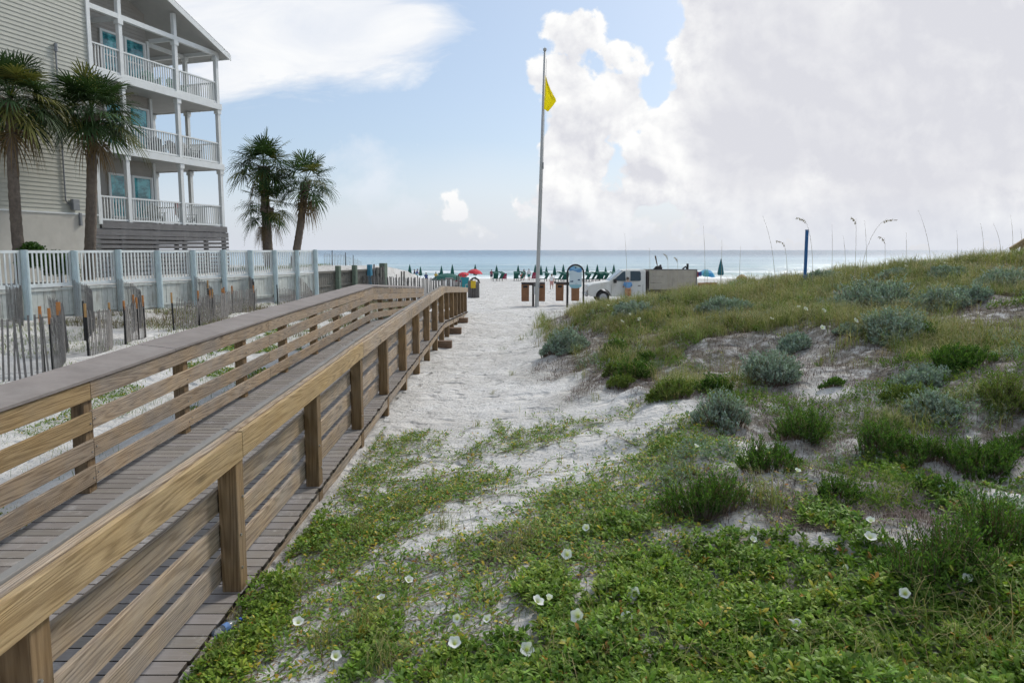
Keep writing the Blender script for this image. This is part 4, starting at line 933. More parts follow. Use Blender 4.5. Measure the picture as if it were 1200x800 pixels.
for xw in (.95, 5.3):
    for yv in (.02, 1.68):
        mb = MB(); mb.tube([(xw, yv, .38), (xw, yv + .03, .38), (xw, yv + .22, .38), (xw, yv + .25, .38)], [.33, .38, .38, .33], 20); wh = mb.build('wheel', M_TYRE, tr, smooth=False)
        mb = MB(); mb.tube([(xw, yv - .008 if yv < 1 else yv + .258, .38), (xw, yv + .02 if yv < 1 else yv + .23, .38)], .22, 14); mb.build('rim', M_RIM, wh)
mb = MB(); mb.box((5.05, .97, .62), (2.95, 1.8, .22)); mb.build('chassis', M_LID, tr)
mb = MB(); mb.box((3.62, .97, 1.3), (.08, 1.7, 1.3)); mb.build('bulkhead', M_LID, tr)
for i_, (x0, x1) in enumerate(((3.72, 5.12), (5.18, 6.5))):
    mb = MB()
    for k in range(3): mb.box(((x0 + x1) / 2, .0, .86 + k * .385 + .19), (x1 - x0, .04, .375))
    mb.build('bed_side', M_BED, tr)
mb = MB(); mb.box((5.1, 1.93, 1.43), (2.8, .04, 1.16)); mb.box((3.73, .97, 1.43), (.04, 1.9, 1.16)); mb.box((6.48, .97, 1.43), (.04, 1.9, 1.16)); mb.box((5.1, .97, .86), (2.76, 1.86, .05)); mb.build('bed_box', M_BED, tr)
for x in (3.72, 5.15, 6.52): mb = MB(); mb.box((x, -.035, 1.43), (.07, .04, 1.22)); mb.build('stake_post', M_SKIRT if x > 6 else M_BED, tr)
mb = MB(); mb.box((5.1, -.01, 2.03), (2.85, .07, .05)); mb.build('bed_top_rail', M_SKIRT, tr)
# gear in the bed
def T_(x, y, z): return Vector((tx + x, TY0 + y, tz + z))
mb = MB(); o = thing('black_gear', 'black folded equipment piled at the cab end of the truck bed', 'equipment', T_(4.25, .5, 1.0))
mb.tube([(-.25, 0, .9), (0, 0, 1.12), (.3, 0, 1.12)], [.10, .14, .08], 7); mb.tube([(-.2, .1, .98), (.28, .15, 1.28)], [.05, .06], 6); mb.box((0, .1, .5), (.6, .6, 1.05)); mb.build('bundle', M_BP, o)
mb = MB(); mb.tube([(.05, 0, 1.1), (-.12, 0, 1.85)], [.02, .05], 5); mb.build('whisk', M_BOOT, o)
o = thing('black_gear', 'black upright handle showing at the tail end of the truck bed', 'equipment', T_(6.1, .5, 1.0)); mb = MB(); mb.tube([(0, 0, 0), (0, 0, 1.38)], [.05, .07], 7); mb.tube([(-.3, 0, 1.05), (-.12, 0, 1.2), (-.02, 0, 1.05)], .05, 6); mb.build('handle_bar', M_BP, o)
# ---------------------------------------------------------------- people: one continuous body, clothes and hair as children
def person(label, loc, rz=0, pose='stand', skin=(.42, .25, .17), top=None, bottom=None, hair=(.06, .04, .03), h=1.7, hat=None, group='people on the beach', bend=0):
    s = h / 1.7; o = thing('person', label, 'person', loc, rz, group)
    sit = pose == 'sit'; hipz = .42 if sit else .90
    J = {'pel': (0, 0, hipz), 'wst': (0, .01, hipz + .17), 'chs': (0, .0, hipz + .38), 'nek': (0, 0, hipz + .55), 'hed': (0, -.015, hipz + .66), 'top': (0, 0, hipz + .79)}
    if bend:
        for k, v in J.items():
            dz = v[2] - hipz
            if dz > 0: J[k] = (v[0], v[1] - dz * math.sin(bend), hipz + dz * math.cos(bend))
    st = {'stand': (.0, .0), 'walk': (.22, -.2), 'sit': (0, 0)}[pose]; E = []; V = list(J.values()); names = list(J)
    R = [.145, .125, .15, .055, .085, .06]
    E += [(0, 1), (1, 2), (2, 3), (3, 4), (4, 5)]
    def chain(root, pts, rs):
        p = root
        for q, r in zip(pts, rs): V.append(q); R.append(r); E.append((p, len(V) - 1)); p = len(V) - 1
    c = J['chs']; n = J['nek']
    for k, sd in ((0, -1), (1, 1)):
        sw = st[k]
        if sit: chain(0, [(sd * .10, -.05, hipz - .02), (sd * .14, -.44, hipz + .06), (sd * .14, -.62, .06), (sd * .14, -.78, .05)], [.10, .065, .045, .03])
        else: chain(0, [(sd * .09, 0, hipz - .08), (sd * .10, -sw * .5, .48), (sd * .105, -sw * 1.0 + (.06 if sw < 0 else 0), .08), (sd * .11, -sw - .13, .035)], [.095, .062, .042, .032])
        aw = -sw * .8; sh = (c[0] + sd * .19, c[1], c[2] + .11)
        if sit or bend: chain(2, [sh, (sh[0] + sd * .05, sh[1] - .1, sh[2] - .27), (sh[0], sh[1] - .32, sh[2] - .33), (sh[0] - sd * .02, sh[1] - .42, sh[2] - .33)], [.058, .042, .032, .03])
        else: chain(2, [sh, (sh[0] + sd * .06, sh[1] - aw * .3, sh[2] - .28), (sh[0] + sd * .06, sh[1] - aw - .05, sh[2] - .52), (sh[0] + sd * .05, sh[1] - aw - .08, sh[2] - .62)], [.058, .042, .032, .034])
    me = bpy.data.meshes.new('b'); me.from_pydata([tuple(Vector(v) * s) for v in V], E, []); b = bpy.data.objects.new('body_tmp', me); COL.objects.link(b)
    sk = b.modifiers.new('s', 'SKIN'); sk.use_smooth_shade = True
    for i, r in enumerate(R): me.skin_vertices[0].data[i].radius = (r * s, r * s * (.78 if i in (0, 1, 2) else 1))
    me.skin_vertices[0].data[0].use_root = True
    sb = b.modifiers.new('u', 'SUBSURF'); sb.levels = 1; sb.render_levels = 1
    dg = bpy.context.evaluated_depsgraph_get(); nm = bpy.data.meshes.new_from_object(b.evaluated_get(dg)); bpy.data.objects.remove(b); nm.name = 'body'
    nm.materials.clear(); link_mesh('body', nm, mcol('skin', skin, .6), o)
    def ring(c, rx, ry, n=12): return [((c[0] + rx * math.cos(2 * PI * k / n)) * s, (c[1] + ry * math.sin(2 * PI * k / n)) * s, c[2] * s) for k in range(n)]
    P_ = {k: Vector(v) for k, v in J.items()}
    if top:
        mb = MB(); mb.rings([ring(P_['wst'] + Vector((0, 0, -.12)), .175, .14), ring(P_['wst'], .165, .135), ring(P_['chs'], .19, .145), ring(P_['chs'] + (P_['nek'] - P_['chs']) * .55, .20, .12), ring(P_['nek'] + Vector((0, 0, -.01)), .075, .075)], cap=False)
        for sd in (-1, 1):
            a_ = P_['chs'] + Vector((sd * .15, 0, .10)); b__ = a_ + Vector((sd * .09, -.01, -.24)); mb.tube([a_ * s, b__ * s], [.085 * s, .075 * s], 8)
        mb.build('shirt', mcol('shirt_cloth', top, .9), o, smooth=True)
    if bottom:
        mb = MB(); mb.rings([ring(P_['pel'] + Vector((0, 0, -.04)), .185, .15), ring(P_['pel'] + Vector((0, 0, .12)), .175, .14)])
        for sd in (-1, 1):
            sw = st[0 if sd < 0 else 1]
            if sit: mb.tube([Vector((sd * .09, -.03, hipz)) * s, Vector((sd * .13, -.38, hipz + .05)) * s], [.13 * s, .10 * s], 9)
            else: mb.tube([Vector((sd * .088, 0, hipz - .01)) * s, Vector((sd * .10, -sw * .42, hipz - .38)) * s], [.12 * s, .105 * s], 9)
        mb.build('shorts', mcol('shorts_cloth', bottom, .9), o, smooth=True)
    mb = MB(); hc = P_['hed'] + Vector((0, .02, .05)); mb.rings([ring(hc + Vector((0, .02, -.04)), .088, .09), ring(hc + Vector((0, .012, .03)), .096, .10), ring(hc + Vector((0, .005, .085)), .07, .08), ring(hc + Vector((0, 0, .105)), .02, .02)]); mb.build('hair', mcol('hair', hair, .8), o, smooth=True)
    if hat: mb = MB(); mb.rings([ring(hc + Vector((0, 0, .05)), .19, .19), ring(hc + Vector((0, 0, .07)), .11, .11), ring(hc + Vector((0, 0, .15)), .085, .085)]); mb.build('hat', mcol('hat', hat, .9), o, smooth=True)
    return o
def bx(px, y, dz=0): x = (px - 600) / 800 * y; return Vector((x, y, hz(x, y) + dz))
WHT = (.7, .7, .7)
person('person walking in a loose white top and pale pink shorts with a dark shoulder bag', bx(646.5, 71), 2.9, 'walk', top=WHT, bottom=(.55, .30, .28), hat=(.16, .10, .07), h=1.55)
mb = MB(); mb.box((0, 0, 0), (.16, .3, .28), taper=.8); bg_ = mb.build('shoulder_bag', M_BP, bevel=.04); bg_.location = bx(646.5, 71) + Vector((.34, 0, .72))
_props(bg_, 'dark bag carried at the hip of the person in the white top', 'bag')
person('person in a white shirt and teal shorts facing the sea, standing near the flagpole', bx(619.8, 104), 3.3, top=WHT, bottom=(.03, .22, .2), h=1.75)
person('person in dark clothes standing close by the white shirted one', bx(614, 106), 2.7, top=(.05, .05, .07), bottom=(.25, .06, .06), h=1.7)
person('seated person in coral swimwear at the feet of the dark clothed one', bx(611.5, 103), 3, 'sit', top=(.5, .16, .12), bottom=(.5, .16, .12))
person('person in maroon standing by the lone green umbrella between the red parasols and the pole', bx(576, 107), 3.2, top=(.25, .07, .10), bottom=(.05, .05, .08), h=1.6)
person('person in swimwear, first of three strolling along the shore beyond the dark posts', bx(456, 108), 3.1, 'walk', top=(.5, .2, .2), bottom=(.07, .07, .08))
person('person bare chested, middle of three strolling beyond the dark posts', bx(460.5, 107), 2.8, 'walk', skin=(.5, .3, .22), bottom=(.4, .12, .12))
person('person in pale red top, last of three strolling beyond the dark posts', bx(467.8, 107), 3.4, 'walk', top=(.45, .2, .2), bottom=(.5, .3, .25))
person('person in blue leaning over beside a closed green umbrella near the water', bx(488, 101), 2.2, top=(.05, .10, .28), bottom=(.15, .35, .35), bend=.35, h=1.8)
person('person with dark top and white shorts next to the one in blue', bx(486, 103), 1.6, top=(.04, .05, .09), bottom=WHT)
person('person in navy with a fishing rod near the water', bx(499.5, 101), 3.0, 'sit', top=(.03, .06, .18), bottom=(.03, .06, .18))
person('person sitting in yellow near the edge of the water', bx(511, 108), 3.0, 'sit', top=(.55, .38, .06), bottom=(.5, .35, .1))
person('person in red sitting beside a closed green umbrella, furthest towards the fence', bx(477.5, 101), 3.0, 'sit', top=(.5, .08, .08), bottom=(.2, .05, .05))
person('person in blue swimwear sitting under the tilted red parasol', bx(540.6, 84), 3.0, 'sit', top=(.02, .06, .35), bottom=(.02, .05, .25))
person('person in coral lying back under the tilted red parasol', bx(545.8, 85), 2.6, 'sit', top=(.55, .08, .10), bottom=(.4, .06, .08))
person('person in a light blue shirt leaning into the cab of the white truck', T_(2.38, -.32, hz(tx + 2.4, TY0 - .3) - tz), -3.14 + .1, top=(.14, .30, .52), bottom=(.45, .24, .12), bend=.25, h=1.62)
# ---------------------------------------------------------------- umbrellas, loungers, canopies
M_GRN = mcol('green_canvas', (.008, .088, .068), .85, .15); M_TEAL = mcol('dark_teal_canvas', (.02, .11, .13), .85); M_RED = mcol('red_canvas', (.56, .035, .05), .8); M_STICK = mcol('umbrella_pole', (.35, .33, .3), .5)
def closed_umb(name, mat, h=2.35):
    o = thing(name, 'x', 'umbrella', (0, 0, 0), 0, 'closed green umbrellas along the shore')
    mb = MB(); mb.tube([(0, 0, -.2), (0, 0, h)], .025, 6); mb.build('pole', M_STICK, o)
    mb = MB(); n = 16; rr = []
    for z, r in ((h - .02, .02), (h - .35, .09), (h - .9, .19), (h - 1.35, .24), (h - 1.5, .20)): rr.append([(r * (1 + .18 * (k % 2)) * math.cos(2 * PI * k / n), r * (1 + .18 * (k % 2)) * math.sin(2 * PI * k / n), z) for k in range(n)])
    mb.rings(rr); mb.build('canopy', mat, o); return o
U0 = closed_umb('closed_umbrella', M_GRN); first = [True]
def lounge_set():
    o = thing('beach_lounger', 'x', 'lounger', (0, 0, 0), 0, 'green beach loungers along the shore')
    mb = MB(); mb.beam((0, -.35, .35), (0, .75, .33), .6, .07); mb.build('seat', M_GRN, o)
    mb = MB(); mb.beam((0, -.33, .36), (0, -.75, 1.02), .6, .07); mb.build('backrest', M_GRN, o)
    mb = MB(); mb.prism([(-.8, 1.0), (-.25, 1.25), (.1, 1.1), (-.3, 1.12), (-.72, .95)], -.33, .33, 'x'); mb.build('sun_hood', M_GRN, o)
    for s in (-1, 1):
        for yv in (-.35, .65): mb = MB(); mb.box((s * .28, yv, .17), (.04, .05, .34)); mb.build('leg', M_LID, o)
    return o
L0 = lounge_set(); lf = [True]
UMB = [(480.5, 102, 'closed green umbrella at the red clad sitter nearest the fence'), (493, 102, 'closed green umbrella between the person in blue and the angler'), (517.5, 104, 'closed green umbrella rising behind the low edge of the open green one'),
       (530.3, 104, 'closed green umbrella right before the tilted red parasol'), (557, 98, 'closed green umbrella directly beneath the domed red parasol'), (582, 101, 'closed green umbrella standing alone with one lounger in mid beach'), (607.2, 102, 'closed green umbrella beside the coral clad sitter'),
       (627.2, 108, 'dark closed umbrella set nearest the water just before the flagpole'), (633.8, 101, 'closed green umbrella hard against the flagpole on its far side'), (640.3, 99, 'thin closed green umbrella between the flagpole and the walker in white'), (649.8, 100, 'closed green umbrella behind the walker in the white top'),
       (660, 97, 'closed green umbrella just before the arched sign'), (688, 98, 'closed green umbrella just beyond the arched sign'), (699.7, 100, 'closed green umbrella over the bonnet of the white truck'), (709.5, 101, 'closed green umbrella before the windscreen of the truck'), (719, 100, 'closed green umbrella nearest the cab roof of the truck')]
for px, y, lab in UMB:
    o = U0 if first[0] else copy_tree(U0); first[0] = False; place(o, bx(px, y), random.uniform(0, 3), random.uniform(.92, 1.06)); o['label'] = lab
LNG = [(584.5, 100, .4, 'green hooded lounger at the umbrella standing alone in mid beach'), (580.2, 100, -.3, 'green lounger on the fence side of the umbrella standing alone'), (604.8, 101, -.5, 'green lounger on the open side of the umbrella by the coral clad sitter'), (609, 101.5, .5, 'green lounger between that umbrella and the coral clad sitter'),
       (636.5, 98, .5, 'green lounger just past the flagpole, low against the sand'), (652.8, 98, .5, 'green hooded lounger behind the walker in white'), (657.5, 95, .3, 'green lounger low down just before the arched sign'), (662.5, 94, -.4, 'green lounger hidden in part by the arched sign'),
       (685.5, 96, .3, 'green lounger immediately past the arched sign'), (691.5, 97, .5, 'green lounger in the gap between sign and truck'), (697.5, 97, .3, 'green lounger over the front of the truck bonnet'), (702.5, 97, -.2, 'green lounger over the middle of the truck bonnet'), (706.5, 97, .3, 'green lounger by the truck wing mirror'), (715.5, 97, .2, 'green lounger seen over the truck windscreen')]
for px, y, rz, lab in LNG:
    o = L0 if lf[0] else copy_tree(L0); lf[0] = False; place(o, bx(px, y), rz + .5, 1.15); o['label'] = lab
def open_umb(name, label, loc, R, H, mat, tilt=(0, 0), pole_h=None, group=None, ribs=8, depth=.45, mats=None):
    o = thing(name, label, 'umbrella', loc, 0, group); Rm = rot('Y', tilt[0]) @ rot('X', tilt[1]); n = ribs * 2; rr = []; 
    c = Vector((0, 0, H)); 
    for f, dz in ((.02, 0), (.35, -.10), (.7, -.42), (1.0, -1.0)): rr.append([tuple(Rm @ Vector((R * f * math.cos(2 * PI * k / n), R * f * math.sin(2 * PI * k / n), dz * depth - (.05 if k % 2 else 0) * f)) + c) for k in range(n)])
    mb = MB()
    for r0, r1 in zip(rr[:-1], rr[1:]):
        for k in range(n): mb.add([r0[k], r0[(k + 1) % n], r1[(k + 1) % n], r1[k]], [(0, 1, 2, 3)], 0 if not mats else (k // 2) % len(mats))
    mb.build('canopy', mats if mats else mat, o)
    mb = MB(); mb.tube([(0, 0, -.2), tuple(Rm @ Vector((0, 0, .05)) + c)], .025, 6); mb.build('pole', M_STICK, o); return o
open_umb('beach_umbrella', 'red parasol tipped over to one side above the blue clad sitter', bx(539, 88), 1.0, 1.35, M_RED, tilt=(-.5, .25), group='red parasols', depth=.6)
open_umb('beach_umbrella', 'red parasol opened level like a dome behind the slatted bin', bx(557, 92), 1.05, 1.85, M_RED, tilt=(.08, .05), group='red parasols', depth=.55)
open_umb('beach_umbrella', 'broad low open green umbrella behind the white box', bx(524.5, 80), 1.95, 1.45, M_GRN, depth=.75)
M_SKYB = mcol('light_blue_canvas', (.12, .38, .52)); M_MIDB = mcol('bright_blue_canvas', (.03, .24, .46)); M_TQ = mcol('turquoise_canvas', (.08, .30, .33))
def uz(px, py, y): return Vector(((px - 600) / 800 * y, y, hz((px - 600) / 800 * y, y)))
open_umb('beach_umbrella', 'wide blue and turquoise beach umbrella just past the tail of the truck', uz(828.5, 0, 72), .95, 2.05, None, tilt=(.12, .1), mats=[M_SKYB, M_TQ, M_MIDB, M_SKYB], depth=.65)
o = U0.copy(); COL.objects.link(o); MW[o.name] = MW[U0.name]; [setattr(copy_tree(ch, o), 'parent', o) for ch in U0.children]
place(o, uz(844, 0, 62), 0, 1.0); o.location.z += .7; o['label'] = 'dark teal closed umbrella standing apart past the brown chairs'
for ch in o.children:
    if ch.name.startswith('canopy'): ch.data = ch.data.copy(); ch.data.materials[0] = M_TEAL
open_umb('beach_umbrella', 'tan open umbrella top peeking over the dune grass', uz(869, 0, 70), .62, 1.55, mcol('tan_canvas', (.36, .26, .12)), depth=.5)
M_FLAGB = mcol('navy_towel', (.04, .06, .22)); tw = thing('beach_towel', 'red and navy towel hung at the tail corner of the truck bed', 'towel', T_(6.62, -.05, 1.5)); mb = MB()
mb.box((-.03, 0, .25), (.02, .3, .32), mi=0); mb.box((.05, -.14, .28), (.2, .02, .26), mi=1); mb.build('cloth', [mcol('red_towel', (.5, .07, .08)), M_FLAGB], tw)
M_BCH = mcol('brown_slung_chair', (.24, .07, .04))
def slung(px, y, lab):
    o = thing('beach_chair', lab, 'chair', uz(px, 0, y), 0, 'brown chairs in the shade of the blue umbrella'); o.location.z += .1
    mb = MB(); mb.box((0, 0, .62), (.62, .06, .4)); mb.build('backrest', M_BCH, o); mb = MB(); mb.box((0, .28, .42), (.6, .55, .05)); mb.build('seat', M_BCH, o)
    for s in (-1, 1):
        mb = MB(); mb.beam((s * .27, .02, 0), (s * .27, .5, .42), .04, .04); mb.build('leg', M_STICK, o)
        mb = MB(); mb.beam((s * .27, .5, 0), (s * .27, 0, .62), .04, .04); mb.build('leg', M_STICK, o)
slung(821.8, 60, 'brown chair nearest the truck under the blue umbrella'); slung(829, 60, 'brown chair in the middle of three under the blue umbrella'); slung(836.5, 60, 'brown chair furthest from the truck under the blue umbrella')
# low chairs on the sand
def low_chair(lab, loc, mat, rz=0, s=1.0):
    o = thing('beach_chair', lab, 'chair', loc, rz, 'low chairs on the sand'); mb = MB(); mb.beam((0, -.2, .25), (0, .35, .3), .55, .05); mb.build('seat', mat, o)
    mb = MB(); mb.beam((0, -.2, .25), (0, -.5, .95), .55, .05); mb.build('backrest', mat, o)
    for sd in (-1, 1): mb = MB(); mb.tube([(sd * .28, .35, 0), (sd * .28, .3, .5), (sd * .28, -.35, .5), (sd * .28, -.3, 0)], .02, 5); mb.build('arm_frame', M_STICK, o)
    o.scale = (s,) * 3; return o
M_MAR = mcol('dark_red_sling', (.30, .02, .06)); M_TQS = mcol('teal_sling', (.02, .22, .24))
low_chair('dark red low chair by itself past the lone green umbrella', bx(590.5, 103), M_MAR, 2.8, 1.1); low_chair('dark red low chair between the white shirted person and the flagpole', bx(624.3, 103), M_MAR, 2.6, 1.25)
low_chair('teal low chair standing nearest, before the sitters at the red parasols', bx(542.6, 62), M_TQS, 2.9, 1.35); low_chair('dark green folded chair low on the fence side of the umbrella at the water', bx(514.5, 103), M_GRN, 2.8, 1.2)
# white locker post and slatted bin with a yellow board
o = thing('equipment_box', 'white grey equipment box at the end of the slatted beach fence', 'box', bx(526, 52)); mb = MB(); mb.box((0, 0, .62), (.46, .46, 1.5)); mb.build('cabinet', M_PAPER, o, bevel=.02); mb = MB(); mb.box((0, 0, 1.40), (.56, .56, .08)); mb.build('lid', M_SKIRT, o)
lb = bx(555, 50); o = thing('slatted_bin', 'round bin fenced with grey wood slats near the foot of the boardwalk', 'bin', lb)
mb = MB()
for k in range(20):
    a_ = 2 * PI * k / 20; r = .40; hgt = random.uniform(1.12, 1.26) + (.15 if k % 7 == 0 else 0); mb.box((r * math.cos(a_), r * math.sin(a_), hgt / 2), (.05, .05, hgt), R=rot('Z', a_))
mb.build('slats', M_SL, o); mb = MB(); mb.tube([(0, 0, .02), (0, 0, .95)], .30, 14); mb.build('drum', M_LID, o)
mb = MB(); mb.tube([(-.22, -.1, 1.1), (-.08, -.1, 1.42), (.12, -.05, 1.45), (.35, 0, 1.30), (.42, 0, 1.05)], .07, 7); mb.build('bin_liner', M_BP, o)
y_ = thing('yellow_board', 'yellow board standing upright on the slatted bin', 'sign', lb + Vector((.0, -.44, .72))); mb = MB(); mb.box((0, 0, .27), (.36, .03, .54)); mb.build('board', mcol('yellow_board_paint', (.62, .42, .02), .6), y_, bevel=.01)
# blue marker post on the dune, handrail end at the frame edge, driftwood
p_ = at(944, 308, 20.0); z_ = hz(p_.x, 20.0); tp = at(943.6, 270, 20.0); mb = MB(); mb.box((0, 0, (tp.z - z_ - .2) / 2), (.07, .07, tp.z - z_ + .2)); M_BLUE = simple('bright_blue_post_paint', (.012, .11, .30), .6, .1, 8, dirt=(.2, .25, .3), dirt_amt=.3)
mb.box((0, 0, tp.z - z_ + .01), (.08, .08, .02)); o = mb.build('blue_marker_post', M_BLUE, loc=None); o.location = (p_.x, 20.0, z_); _props(o, 'slim bright blue post standing on the dune crest', 'post')
hy = 24.0; hp = at(1199, 290, hy); o = thing('wooden_handrail', 'end of a wooden handrail showing over the dune at the picture edge', 'handrail', (hp.x, hy, hz(hp.x, hy)))
mb = MB(); a_ = at(1184.5, 292.5, hy); b_ = at(1203, 281, hy); c2 = b_ + Vector((2.5, .3, .0)); mb.beam(a_, b_, .09, .16); mb.beam(b_, c2, .09, .16); mb.build('rail', M_RAIL_NEW, o, world=True)
for k_ in (0, 1.8): mb = MB(); q = at(1200, 286, hy); zg = hz(q.x + k_, hy); mb.box((q.x + k_, hy, (q.z + zg) / 2 - .1), (.13, .13, q.z - zg + .3)); mb.build('post', M_RAIL_NEW, o, world=True)
q0 = gnd(1180, 296); mb = MB(); mb.tube([(.12, 0, -.05), (0, 0, .12), (-.12, 0, .32)], [.03, .025, .012], 6); o = mb.build('driftwood', M_BK); o.location = (q0.x, q0.y, q0.z); _props(o, 'crooked grey driftwood stick poking up beside the wooden handrail', 'driftwood')
# bottle by the deck
q0 = gnd(266, 744); mb = MB(); mb.tube([(-.10, 0, .03), (-.085, 0, .035), (.05, .02, .04), (.08, .025, .04), (.11, .03, .04)], [.02, .032, .032, .014, .014], 12)
m, t, b = newmat('clear_plastic'); b.inputs['Transmission Weight'].default_value = .9; b.inputs['Roughness'].default_value = .12; b.inputs['Base Color'].default_value = (.85, .9, .95, 1); b.inputs['IOR'].default_value = 1.3
o = thing('plastic_bottle', 'discarded clear plastic bottle with a blue label lying by the deck edge', 'bottle', q0, .9); mb.build('bottle_body', m, o, smooth=True)
mb = MB(); mb.tube([(-.02, .01, .039), (.02, .016, .04)], .0335, 12); mb.build('label_band', mcol('blue_label', (.10, .20, .42)), o)
mb = MB(); mb.tube([(.11, .03, .04), (.128, .033, .04)], .016, 10); mb.build('cap', mcol('blue_cap', (.03, .12, .5)), o)
# ================================================================ dune plants
M_LEAF = leafmat('green_leaf', .45, .28); M_GRASS = leafmat('grass_blade', .6, .3); M_DRYM = leafmat('dry_stem', .9, .05); M_SILV = leafmat('silver_leaf', .7, .15)
def unit(a): return a / (np.linalg.norm(a, axis=-1, keepdims=True) + 1e-9)
def leaves(P, D, Up, L, Wd, C, curl=.15):
    """pointed oval leaves folded along the midrib: 6 verts, 4 tris each"""
    n = len(P); D = unit(D); S = unit(np.cross(D, Up)); N = np.cross(S, D)
    L = L[:, None]; Wd = Wd[:, None]
    b = P; t_ = P + D * L - N * L * curl; m1 = P + D * L * .35; m2 = P + D * L * .72 - N * L * curl * .35
    V = np.stack([b, m1 - S * Wd * .40 + N * Wd * .15, m1 + S * Wd * .40 + N * Wd * .15, m2 - S * Wd * .5 + N * Wd * .12, m2 + S * Wd * .5 + N * Wd * .12, t_], 1).reshape(-1, 3)
    k = np.arange(n)[:, None] * 6
    T = np.concatenate([k + [0, 2, 1], k + [1, 2, 4], k + [1, 4, 3], k + [3, 4, 5]], 0)
    CC = np.repeat(C, 6, 0); return V, T, CC
def blades(P, D, Hh, W0, bend, C, tip=None):
    """arched grass blades: 7 verts, 5 tris; D = horizontal lean direction"""
    n = len(P); D = D.copy(); D[:, 2] = 0; D = unit(D); S = np.stack([-D[:, 1], D[:, 0], 0 * D[:, 0]], 1); Z = np.array([0, 0, 1.]); H = Hh[:, None]; B = bend[:, None]; W = W0[:, None]
    p1 = P + Z * H * .45 + D * H * B * .18; p2 = P + Z * H * .82 * (1 - .25 * B) + D * H * B * .55; p3 = P + Z * H * (1.0 - .55 * B) + D * H * B * 1.05
    V = np.stack([P - S * W * .5, P + S * W * .5, p1 - S * W * .45, p1 + S * W * .45, p2 - S * W * .28, p2 + S * W * .28, p3], 1).reshape(-1, 3)
    k = np.arange(n)[:, None] * 7
    T = np.concatenate([k + [0, 1, 3], k + [0, 3, 2], k + [2, 3, 5], k + [2, 5, 4], k + [4, 5, 6]], 0)
    CC = np.repeat(C, 7, 0)
    if tip is not None: CC = CC.reshape(n, 7, 3); CC[:, 4:] = CC[:, 4:] * .5 + tip * .5; CC = CC.reshape(-1, 3)
    return V, T, CC
def merge(lst):
    Vs, Ts, Cs, n = [], [], [], 0
    for V, T, C in lst: Vs.append(V); Ts.append(T + n); Cs.append(C); n += len(V)
    return np.concatenate(Vs), np.concatenate(Ts), np.concatenate(Cs)
def sample(n, y0, y1, x0f, x1f, pw=1.0):
    """random ground points, thinning with distance"""
    u = RNG.random(n); y = y0 * (y1 / y0) ** (u ** pw); lo = x0f(y); hi = x1f(y); x = lo + (hi - lo) * RNG.random(n); return x, y
def palette(n, cols, probs, jit=.2):
    c = np.array(cols)[RNG.choice(len(cols), n, p=np.array(probs) / sum(probs))]; return c * (1 + RNG.uniform(-jit, jit, (n, 1))) * (1 + RNG.uniform(-.08, .08, (n, 3)))
def hue(x, y, sc=.9, s=5):
    n = (fbm(x * sc, y * sc, s, 3) - .5) * 2.4; return np.stack([1 + .32 * n, 1 + .16 * n, 1 + .05 * n], 1).clip(.45, 1.7)
def gxyz(x, y, dz=0): return np.stack([x, y, height(x, y) + dz], 1)
def rdir(n, el0, el1):
    a = RNG.uniform(0, 2 * PI, n); e = RNG.uniform(el0, el1, n); return np.stack([np.cos(a) * np.cos(e), np.sin(a) * np.cos(e), np.sin(e)], 1)
xlo = lambda y: np.maximum(-1.98, -.62 * y); xhi = lambda y: .80 * y + 3.6
def keep(x, y, dens, thr_noise, seed, soft=.25):
    """patchy mask: density against coarse and fine noise"""
    nz = fbm(x * thr_noise, y * thr_noise, seed, 4); return dens + (nz - .5) * 1.1 > .5 + RNG.uniform(-soft, soft, len(x)) * .5
# --- 1 low leafy cover: upright rosettes of thick oval leaves
x, y = sample(92000, 2.0, 12, xlo, xhi, 1.0); d = blobsum(x, y, B_GREEN) * 1.15; k = keep(x, y, d, 2.2, 31); x, y = x[k], y[k]
cl = fbm(x * 3, y * 3, 44, 3); hh = .03 + .17 * np.clip((cl - .3) * 2, 0, 1) * np.clip(blobsum(x, y, B_GREEN), 0, 1)
PARTS = []; nl = 7
rep = lambda a: np.repeat(a, nl, 0)
base = gxyz(x, y); stem = rdir(len(x), .9, 1.5); top = base + stem * hh[:, None]
D = rdir(len(x) * nl, .15, 1.1); off = rep(top) - rep(stem) * (RNG.random(len(D)) * .6)[:, None] * rep(hh)[:, None]
sc = rep(RNG.uniform(.7, 1.25, len(x)))
kinds = palette(len(x), [(.165, .265, .038), (.115, .20, .034), (.23, .325, .05), (.38, .34, .05), (.38, .20, .05)], [5, 3.5, 3, .4, .14], .2); cv = rep(kinds * hue(x, y, 1.3, 15)) * RNG.uniform(.7, 1.3, (len(D), 1))
PARTS.append(leaves(off, D, np.array([0, 0, 1.]) + RNG.normal(0, .25, (len(D), 3)), sc * RNG.uniform(.030, .054, len(D)), sc * RNG.uniform(.011, .019, len(D)), cv))
V, T, C = merge(PARTS); o = np_mesh('leafy_ground_cover', V, T, C, M_LEAF); _props(o, 'dense low bright green leafy plants spreading over the near sand', 'ground cover', kind='stuff')
print('cover leaves', len(T) // 4)
